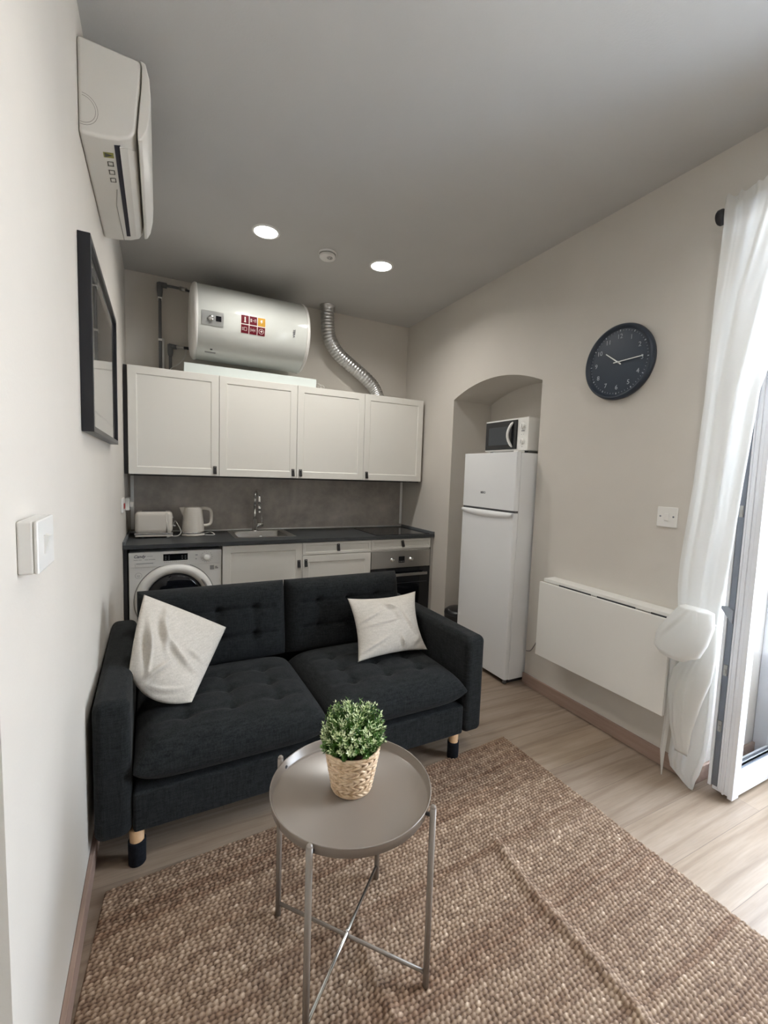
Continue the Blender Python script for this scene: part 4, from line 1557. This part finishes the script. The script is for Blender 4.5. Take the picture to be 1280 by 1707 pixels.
# ================================================================ scatter cushions
def throw_pillow(name, P, thick, edge_mid, wr, label, normal_hint, seed=1, pinch=.16):
    """P: four corners (tl, tr, br, bl) in world space; edge_mid: offsets of the four edge midpoints"""
    P = [Vector(p_) for p_ in P]
    Nn = ((P[1] - P[3]).cross(P[2] - P[0])).normalized()
    if Nn.dot(Vector(normal_hint)) < 0:
        Nn = -Nn
    mids = [Vector(e_) for e_ in edge_mid]
    n = 70

    def edge(k, t_):
        a_, b_ = P[k], P[(k + 1) % 4]
        return a_.lerp(b_, t_) + mids[k] * (4 * t_ * (1 - t_))

    def coons(u, v):   # u left-right, v top-bottom
        top_ = edge(0, u); bot = edge(2, 1 - u); rt = edge(1, v); lf_ = edge(3, 1 - v)
        c = P[0] * (1 - u) * (1 - v) + P[1] * u * (1 - v) + P[2] * u * v + P[3] * (1 - u) * v
        return top_ * (1 - v) + bot * v + lf_ * (1 - u) + rt * u - c
    rnd = random.Random(seed)
    bm = B()
    F_, Bk = [], []
    for j in range(n + 1):
        rf, rb = [], []
        for i in range(n + 1):
            u, v = i / n, j / n
            uu, vv_ = 2 * u - 1, 2 * v - 1
            p_ = coons(u, v)
            prof_ = max(0, (1 - abs(uu) ** 2.2)) ** .62 * max(0, (1 - abs(vv_) ** 2.2)) ** .62
            h = thick / 2 * prof_
            w_ = 0
            for (cx_, cy_, ang_, L_, wd_, am_) in wr:
                dx_, dy_ = u - cx_, v - cy_
                a_ = rad(ang_)
                s_ = dx_ * cos(a_) + dy_ * sin(a_)
                q_ = -dx_ * sin(a_) + dy_ * cos(a_) + .25 * s_ * s_
                w_ += am_ * math.exp(-(s_ / L_) ** 2) * (math.exp(-(q_ / wd_) ** 2) - .55 * math.exp(-((q_ - wd_ * 1.9) / (wd_ * 1.2)) ** 2))
            edge_ = i in (0, n) or j in (0, n)
            fall = min(1, prof_ * 1.6)
            a = bm.verts.new(p_ + Nn * (0 if edge_ else h + w_ * fall))
            rf.append(a)
            rb.append(a if edge_ else bm.verts.new(p_ - Nn * h * .9))
        F_.append(rf); Bk.append(rb)
    for j in range(n):
        for i in range(n):
            f = bm.faces.new((F_[j][i], F_[j][i + 1], F_[j + 1][i + 1], F_[j + 1][i])); f.smooth = True
            f = bm.faces.new((Bk[j][i], Bk[j + 1][i], Bk[j + 1][i + 1], Bk[j][i + 1])); f.smooth = True
    o_ = obj(name, bm, PILF)
    # piped seam
    return tag(o_, label, 'cushion', 'pale linen scatter cushions on the sofa')


throw_pillow('throw_cushion', [(.160, -1.862, .852), (.508, -1.775, .634), (.332, -2.125, .462), (.112, -2.065, .612)], .115,
             [(.004, .01, -.004), (-.006, -.01, -.006), (-.035, -.01, -.040), (-.004, -.02, .006)],
             [(.30, .40, 62, .16, .030, .020), (.55, .55, 25, .22, .026, .018), (.18, .62, 70, .20, .028, .026), (.36, .82, -50, .16, .022, .018), (.75, .50, 15, .12, .02, .010), (.25, .2, 80, .12, .025, .010), (.55, .92, -10, .2, .02, .012)],
             'pale linen cushion tipped on its corner against the left sofa arm', (.3, -1, .5))
throw_pillow('throw_cushion', [(1.132, -1.800, .722), (1.566, -1.795, .722), (1.520, -2.020, .458), (1.102, -2.030, .462)], .135,
             [(.01, .0, -.020), (-.030, .0, -.01), (.0, -.01, .022), (.022, 0, .0)],
             [(.50, .22, 30, .10, .03, .016), (.25, .35, -28, .25, .018, .008), (.3, .52, -5, .25, .018, .007), (.62, .9, 80, .10, .022, .018), (.15, .86, -20, .2, .022, .014), (.78, .55, 65, .22, .03, .010), (.85, .85, -45, .15, .03, .010), (.6, .4, 70, .1, .03, .008)],
             'pale linen cushion standing in the right corner of the sofa', (0, -1, .5), 3)

# ================================================================ side table
TC = Vector((.703, -2.897, 0))
t = thing('side_table', 'round taupe metal tray table standing on the jute rug', 'side table', (TC.x, TC.y, .012))
TZ = .500
bm = B()
lathe(bm, [(TZ, 0), (TZ, .214), (TZ + .003, .219), (TZ + .026, .2225), (TZ + .028, .2245), (TZ + .027, .2265), (TZ + .024, .2255), (TZ - .001, .222), (TZ - .004, .216), (TZ - .004, 0)], 96, Matrix.Translation(TC))
obj('tray', bm, TAUPE, t)
feet = [(.522, -3.068), (.546, -2.716), (.884, -2.728), (.861, -3.080)]
for fx, fy in feet:
    dx_, dy_ = fx - TC.x, fy - TC.y
    L = math.hypot(dx_, dy_)
    ux, uy = dx_ / L, dy_ / L
    rr_ = .2405
    tp = (TC.x + ux * rr_, TC.y + uy * rr_, TZ + .030)
    bm = B()
    tube(bm, [(TC.x + ux * .2415, TC.y + uy * .2415, .012), tp], .0085, 14)
    bmesh.ops.create_uvsphere(bm, u_segments=12, v_segments=6, radius=.0085, matrix=Matrix.Translation(tp))
    lg = obj('leg', bm, TAUPE, t)
    obj('leg_peg', tube(B(), [(TC.x + ux * .218, TC.y + uy * .218, TZ + .008), (TC.x + ux * .24, TC.y + uy * .24, TZ + .008)], .005, 8), BLACK, lg)
for (a, b), mt_ in (((0, 2), ZINC), ((1, 3), TAUPE)):
    A_, B_ = Vector((*feet[a], .055)), Vector((*feet[b], .055))
    z_ = .062 if mt_ is ZINC else .052
    A_.z = B_.z = z_
    obj('cross_rod', tube(B(), [A_, B_], .0052, 10), mt_, t, label='bare zinc cross rod' if mt_ is ZINC else None)
obj('rivet', lathe(B(), [(0, .006), (.012, .006), (.016, .003), (.016, 0)], 12, Matrix.Translation((TC.x, TC.y, .055))), ZINC, t)

# ================================================================ potted plant in basket
PC = Vector((.712, -2.878, TZ + .0008))
t = thing('potted_plant', 'small bushy green artificial plant in a woven basket on the tray table', 'potted plant', PC)
BHt, rb_, rt_ = .122, .054, .075
bm = B()
lathe(bm, [(0, 0), (0, rb_ - .006), (BHt - .01, rt_ - .006), (BHt - .01, 0)], 40, Matrix.Translation(PC))
bk = obj('basket_liner', bm, WICKD, t)
bm = B()
NR_, NK = 9, 22
for r_ in range(NR_):
    # each course is a twisted strand passing in and out
    for ph in (0, 1):
        pts_ = []
        ns = NK * 6
        for k in range(ns + 1):
            a = 2 * pi * k / ns
            hfr = (r_ + .5) / NR_
            wob = sin(a * NK / 2 + ph * pi + (r_ % 2) * pi)
            rad_ = rb_ + (rt_ - rb_) * hfr + .0022 * wob
            z_ = PC.z + .004 + hfr * (BHt - .006) + .0030 * cos(a * NK / 2 + ph * pi)
            pts_.append((PC.x + rad_ * cos(a), PC.y + rad_ * sin(a), z_))
        tube(bm, pts_, .0039, 6, False)
for r_ in (.0, 1.0):
    pts_ = [(PC.x + (rb_ + (rt_ - rb_) * r_) * cos(2 * pi * k / 60), PC.y + (rb_ + (rt_ - rb_) * r_) * sin(2 * pi * k / 60), PC.z + .004 + r_ * (BHt - .004)) for k in range(61)]
    tube(bm, pts_, .0045, 8, False)
obj('basket', bm, WICK, t)
# sprigs
bmD, bmL, bmS = B(), B(), B()
rn = random.Random(5)


def leaf(bm, p, d, n_, L, wd):
    d = d.normalized()
    s = d.cross(n_).normalized()
    nn = s.cross(d)
    pts_ = [p, p + d * L * .45 + s * wd, p + d * L, p + d * L * .45 - s * wd, p + d * L * .5 - nn * L * .10]
    v = [bm.verts.new(c_) for c_ in pts_]
    bm.faces.new((v[0], v[1], v[4])); bm.faces.new((v[1], v[2], v[4])); bm.faces.new((v[2], v[3], v[4])); bm.faces.new((v[3], v[0], v[4]))


top0 = PC + Vector((0, 0, BHt - .02))
for k in range(420):
    th = rn.uniform(0, 2 * pi)
    cz = rn.uniform(-.05, 1)
    ph = math.acos(cz)
    dirv = Vector((sin(ph) * cos(th), sin(ph) * sin(th), cos(ph)))
    lump = 1 + .16 * sin(3 * th + 1.3) * sin(ph * 2) + rn.uniform(-.16, .10)
    R_ = Vector((.084, .084, .100))
    end = top0 + Vector((0, 0, .036)) + Vector((dirv.x * R_.x, dirv.y * R_.y, dirv.z * R_.z)) * lump
    st = top0 + Vector((dirv.x, dirv.y, 0)) * .03 + Vector((0, 0, rn.uniform(0, .02)))
    if cz < 0:
        st += Vector((dirv.x, dirv.y, 0)) * .02
    axis_ = (end - st)
    Ls = axis_.length
    ad = axis_.normalized()
    tube(bmS, [st, st.lerp(end, .5) + Vector((0, 0, .004)), end], [.0012, .001, .0007], 4, False)
    side = ad.cross(Vector((0, 0, 1)) if abs(ad.z) < .95 else Vector((1, 0, 0))).normalized()
    side2 = ad.cross(side)
    nw = 7
    pale = rn.random() < .42 and cz > .05
    for w_ in range(nw):
        f_ = .42 + .58 * w_ / (nw - 1)
        p_ = st.lerp(end, f_)
        for q_ in range(3):
            a = w_ * 1.1 + q_ * 2.094 + rn.uniform(-.2, .2)
            o_ = side * cos(a) + side2 * sin(a)
            dd_ = (ad * .75 + o_ * .75)
            L_ = rn.uniform(.010, .0145) * (1.0 if w_ < nw - 1 else .85)
            tgt = bmL if (pale and w_ >= nw - 3) or (w_ == nw - 1 and rn.random() < .25) else bmD
            leaf(tgt, p_, dd_, ad, L_, L_ * .21)
obj('stems', bmS, LEAFD, t)
obj('foliage', bmD, LEAFD, t)
obj('pale_tips', bmL, LEAFL, t, label='pale cream-green leaf tips')

# ================================================================ curtain
o = thing('curtain_rod', 'black curtain rod with round end cap above the balcony door', 'curtain rod', (2.38, -3.5, 2.54))
obj('rod', tube(B(), [(2.38, -2.862, 2.545), (2.38, -4.35, 2.545)], .0125, 16), BLACKM, o)
bm = B()
lathe(bm, [(0, 0), (0, .028), (.004, .032), (.018, .032), (.024, .027), (.024, 0)], 28, axis((2.375, -2.858, 2.545), (0, 1, 0)))
obj('finial', bm, BLACKM, o)
obj('bracket', box(B(), 2.38, X - .0005, -2.89, -2.875, 2.535, 2.555), BLACKM, o)

cu = thing('curtain', 'sheer white curtain gathered and tied in a knot beside the balcony door', 'curtain', (2.36, -2.92, 0))


def sheet(rows, ns, folds, name, thick=.0015, rough=0):
    """rows: (z, y_left, y_right, x_mid, fold_amp, phase)"""
    Z = []
    for a, b in zip(rows, rows[1:]):
        m_ = max(2, int(abs(a[0] - b[0]) / .03))
        for k in range(m_):
            f_ = k / m_
            f_ = f_
            Z.append(tuple(a[i] + (b[i] - a[i]) * f_ for i in range(len(a))))
    Z.append(rows[-1])
    bm = B()
    G = []
    for (z_, yl, yr, xm, am, ph) in Z:
        row = []
        for i in range(ns + 1):
            s_ = i / ns
            wv = sin(2 * pi * folds * s_ + ph) + .22 * sin(2 * pi * folds * 2.3 * s_ + 1.7 + ph * 1.3) + .3 * sin(2 * pi * folds * .6 * s_ + 1.2 * z_)
            ruf = max(0, min(1, (z_ - 2.15) / .4)) * (.0045 + .004 * (z_ > 2.565)) * (sin(46 * s_ + 1) + .5 * sin(79 * s_))
            row.append(bm.verts.new((xm + am * wv - ruf, yl + (yr - yl) * (s_ + .012 * sin(4 * pi * folds * s_ + ph)), z_ + (.006 * sin(61 * s_) + .004 * sin(97 * s_) if z_ > 2.60 else 0))))
        G.append(row)
    for a, b in zip(G, G[1:]):
        for i in range(ns):
            bm.faces.new((a[i], a[i + 1], b[i + 1], b[i])).smooth = True
    return obj(name, bm, CURT, cu)


# frilled header and pleated upper part
sheet([(2.612, -2.862, -3.30, 2.365, .008, 0.3), (2.580, -2.866, -3.30, 2.362, .004, 0), (2.562, -2.868, -3.30, 2.354, .003, 0), (2.525, -2.868, -3.30, 2.354, .003, 0), (2.50, -2.866, -3.29, 2.360, .007, .0),
       (2.2, -2.850, -3.15, 2.368, .011, .1), (1.80, -2.842, -3.045, 2.372, .012, .3), (1.40, -2.826, -3.020, 2.372, .011, .5), (1.05, -2.800, -3.003, 2.370, .010, .8), (.93, -2.803, -2.995, 2.366, .008, 1.0), (.80, -2.82, -2.99, 2.36, .006, 1.1)], 110, 2.2, 'upper_drape')


def blob_sheet(name, outline_rows, bulge, xm, ns=40, wr=()):
    """a padded fold of cloth: rows (z, y_left, y_right), bulging toward the room (-x)"""
    bm = B()
    G = []
    rows = []
    for a, b in zip(outline_rows, outline_rows[1:]):
        for k in range(10):
            f_ = k / 10
            rows.append(tuple(a[i] + (b[i] - a[i]) * f_ for i in range(3)))
    rows.append(outline_rows[-1])
    nr = len(rows)
    for side in (1, -.35):
        G = []
        for j, (z_, yl, yr) in enumerate(rows):
            v_ = j / (nr - 1)
            row = []
            for i in range(ns + 1):
                u_ = i / ns
                e_ = (max(0, 1 - abs(2 * u_ - 1) ** 2.6) ** .6) * (max(0, 1 - abs(2 * v_ - 1) ** 3) ** .6)
                w_ = 0
                for (cu_, cv_, ang_, L_, wd_, am_) in wr:
                    a_ = rad(ang_)
                    s_ = (u_ - cu_) * cos(a_) + (v_ - cv_) * sin(a_)
                    q_ = -(u_ - cu_) * sin(a_) + (v_ - cv_) * cos(a_) + .3 * s_ * s_
                    w_ += am_ * math.exp(-(s_ / L_) ** 2) * (math.exp(-(q_ / wd_) ** 2) - .5 * math.exp(-((q_ - wd_ * 2) / wd_) ** 2))
                row.append(bm.verts.new((xm - side * (bulge * e_) - w_ * e_, yl + (yr - yl) * u_, z_)))
            G.append(row)
        for a, b in zip(G, G[1:]):
            for i in range(ns):
                bm.faces.new((a[i], a[i + 1], b[i + 1], b[i])).smooth = True
    bmesh.ops.remove_doubles(bm, verts=bm.verts[:], dist=.0004)
    return obj(name, bm, CURT, cu)


blob_sheet('knot', [(.874, -2.885, -2.973), (.864, -2.862, -3.003), (.80, -2.817, -3.008), (.72, -2.772, -2.990), (.655, -2.767, -2.963), (.63, -2.792, -2.923), (.612, -2.838, -2.898)],
           .050, 2.300, 40, [(.25, .35, -55, .35, .05, .006), (.5, .75, 10, .3, .06, .005), (.7, .2, 60, .3, .05, .005)])
blob_sheet('folded_tail', [(.80, -2.925, -2.99), (.74, -2.925, -3.000), (.65, -2.895, -3.000), (.55, -2.83, -2.992), (.45, -2.815, -2.965), (.30, -2.835, -2.935), (.17, -2.868, -2.925)],
           .030, 2.352, 40, [(.4, .3, 80, .3, .06, .010), (.6, .6, 70, .3, .06, .008), (.3, .7, 85, .25, .05, .008)])
# hanging lower hem: left long strip and right pointed panel
sheet([(.66, -2.797, -2.835, 2.352, .006, 0), (.30, -2.797, -2.825, 2.372, .006, .5), (.12, -2.79, -2.815, 2.372, .006, 1), (.004, -2.806, -2.811, 2.372, .003, 1)], 20, 1.2, 'left_hem')
sheet([(.62, -2.82, -2.99, 2.385, .010, 0), (.40, -2.81, -2.992, 2.388, .012, .5), (.20, -2.82, -2.985, 2.390, .012, 1), (.10, -2.815, -2.965, 2.392, .010, 1.3), (.055, -2.83, -2.95, 2.392, .007, 1.4), (.02, -2.885, -2.943, 2.394, .004, 1.5), (.004, -2.920, -2.938, 2.394, .002, 1.6)], 40, 2.6, 'lower_drape')

# ================================================================ jute rug
def rug():
    c00, c10 = np.array([.050, -2.402]), np.array([1.876, -2.258])   # far edge left, right
    c01, c11 = np.array([-.0, -4.30]), np.array([1.900, -4.36])
    c01 = np.array([.020, -4.30])
    bw, bh = .0162, .0122
    Wd, Ln = 1.84, 2.0
    sub = 4.4
    nx, ny = int(Wd / bw * sub), int(Ln / bh * 4.2)
    # keep only what can be seen (camera is above y=-3.98); beyond that coarse is fine
    u = np.linspace(0, 1, nx + 1)[None, :].repeat(ny + 1, 0)
    v = np.linspace(0, 1, ny + 1)[:, None].repeat(nx + 1, 1)
    P = (c00[None, None] * ((1 - u) * (1 - v))[..., None] + c10 * (u * (1 - v))[..., None] + c01 * ((1 - u) * v)[..., None] + c11 * (u * v)[..., None])
    lin = c00[0] * (1 - v) + c01[0] * v
    P[..., 0] += (1 - u) ** 4 * (np.maximum(.017, .052 - .088 * v * Ln) - lin)
    su, sv = u * Wd, v * Ln
    rng = np.random.default_rng(3)
    # slight waviness of the courses
    wav = .0035 * np.sin(su * 7 + 2 * np.sin(sv * 3)) + .002 * np.sin(su * 23 + sv * 5)
    svw = sv + wav
    row = np.floor(svw / bh)
    rr = (svw / bh - row) * 2 - 1
    off = (np.mod(row, 2) * .5) + .25 * np.sin(row * 1.7)
    cc = su / bw + off
    colm = np.floor(cc)
    cr = (cc - colm) * 2 - 1
    hsh = np.mod(np.sin(row * 127.1 + colm * 311.7) * 43758.5453, 1)
    hsh2 = np.mod(np.sin(row * 269.5 + colm * 183.3) * 43758.5453, 1)
    d2 = (cr + rr * .25) ** 2 * .95 + rr ** 2 * .95
    bead = np.sqrt(np.clip(1 - d2, 0, 1))
    z = .0060 + bead * (.0050 + .0024 * hsh)
    # fold creases left from packing
    X_, Y_ = P[..., 0], P[..., 1]

    def crease(ax, ay, bx, by, w_, h_):
        d = np.array([bx - ax, by - ay]); L_ = np.hypot(*d); d = d / L_
        s_ = (X_ - ax) * d[0] + (Y_ - ay) * d[1]
        q_ = -(X_ - ax) * d[1] + (Y_ - ay) * d[0] + .012 * np.sin(s_ * 9)
        return h_ * np.exp(-(q_ / w_) ** 2) * (1 / (1 + np.exp(-(s_ + .02) / .02))) * (1 / (1 + np.exp((s_ - L_) / .02)))
    z += crease(1.36, -2.80, 1.27, -4.2, .022, .016)
    z += crease(.76, -2.84, .74, -4.2, .020, .011)
    z += crease(.05, -2.88, 1.87, -2.83, .022, .011)
    z += crease(.05, -3.30, 1.87, -3.42, .02, .005)
    z += .0018 * np.sin(X_ * 6 + 1) * np.sin(Y_ * 5) + .0018
    edge = (u == 0) | (u == 1) | (v == 0) | (v == 1)
    z[edge] = .001
    co = np.stack([P[..., 0], P[..., 1], z], -1).reshape(-1, 3)
    n_v = len(co)
    idx = np.arange(n_v).reshape(ny + 1, nx + 1)
    fq = np.stack([idx[:-1, :-1], idx[1:, :-1], idx[1:, 1:], idx[:-1, 1:]], -1).reshape(-1, 4)
    me = bpy.data.meshes.new('jute_rug')
    me.vertices.add(n_v)
    me.vertices.foreach_set('co', co.ravel().astype(np.float32))
    me.loops.add(len(fq) * 4)
    me.loops.foreach_set('vertex_index', fq.ravel().astype(np.int32))
    me.polygons.add(len(fq))
    me.polygons.foreach_set('loop_start', np.arange(0, len(fq) * 4, 4, dtype=np.int32))
    me.update(calc_edges=True)
    me.polygons.foreach_set('use_smooth', np.ones(len(fq), bool))
    # course bands, each a dyed run of yarn
    nrow = int(Ln / bh) + 8
    bandv = np.zeros(nrow)
    k = 0
    while k < nrow:
        n_ = int(rng.integers(1, 9))
        bandv[k:k + n_] = rng.uniform(.2, .85)
        k += n_
    bandv += rng.normal(0, .10, nrow)
    band = bandv[np.clip(row.astype(int), 0, nrow - 1)] + .12 * np.sin(X_ * 3 + row * .35)
    tone = np.clip(.08 + .30 * hsh + .46 * bead + .13 * (hsh2 > .92), 0, 1)
    colr = np.zeros((n_v, 4), np.float32)
    colr[:, 0] = tone.ravel()
    colr[:, 1] = np.clip(band, 0, 1).ravel()
    colr[:, 3] = 1
    ca = me.color_attributes.new('bead', 'FLOAT_COLOR', 'POINT')
    ca.data.foreach_set('color', colr.ravel())
    o_ = obj('jute_rug', me, JUTE)
    # a rug has a thickness of yarn below its face; the rim drops to the floor
    tag(o_, 'large natural jute rug woven in chunky courses, on the wood floor', 'rug')


rug()
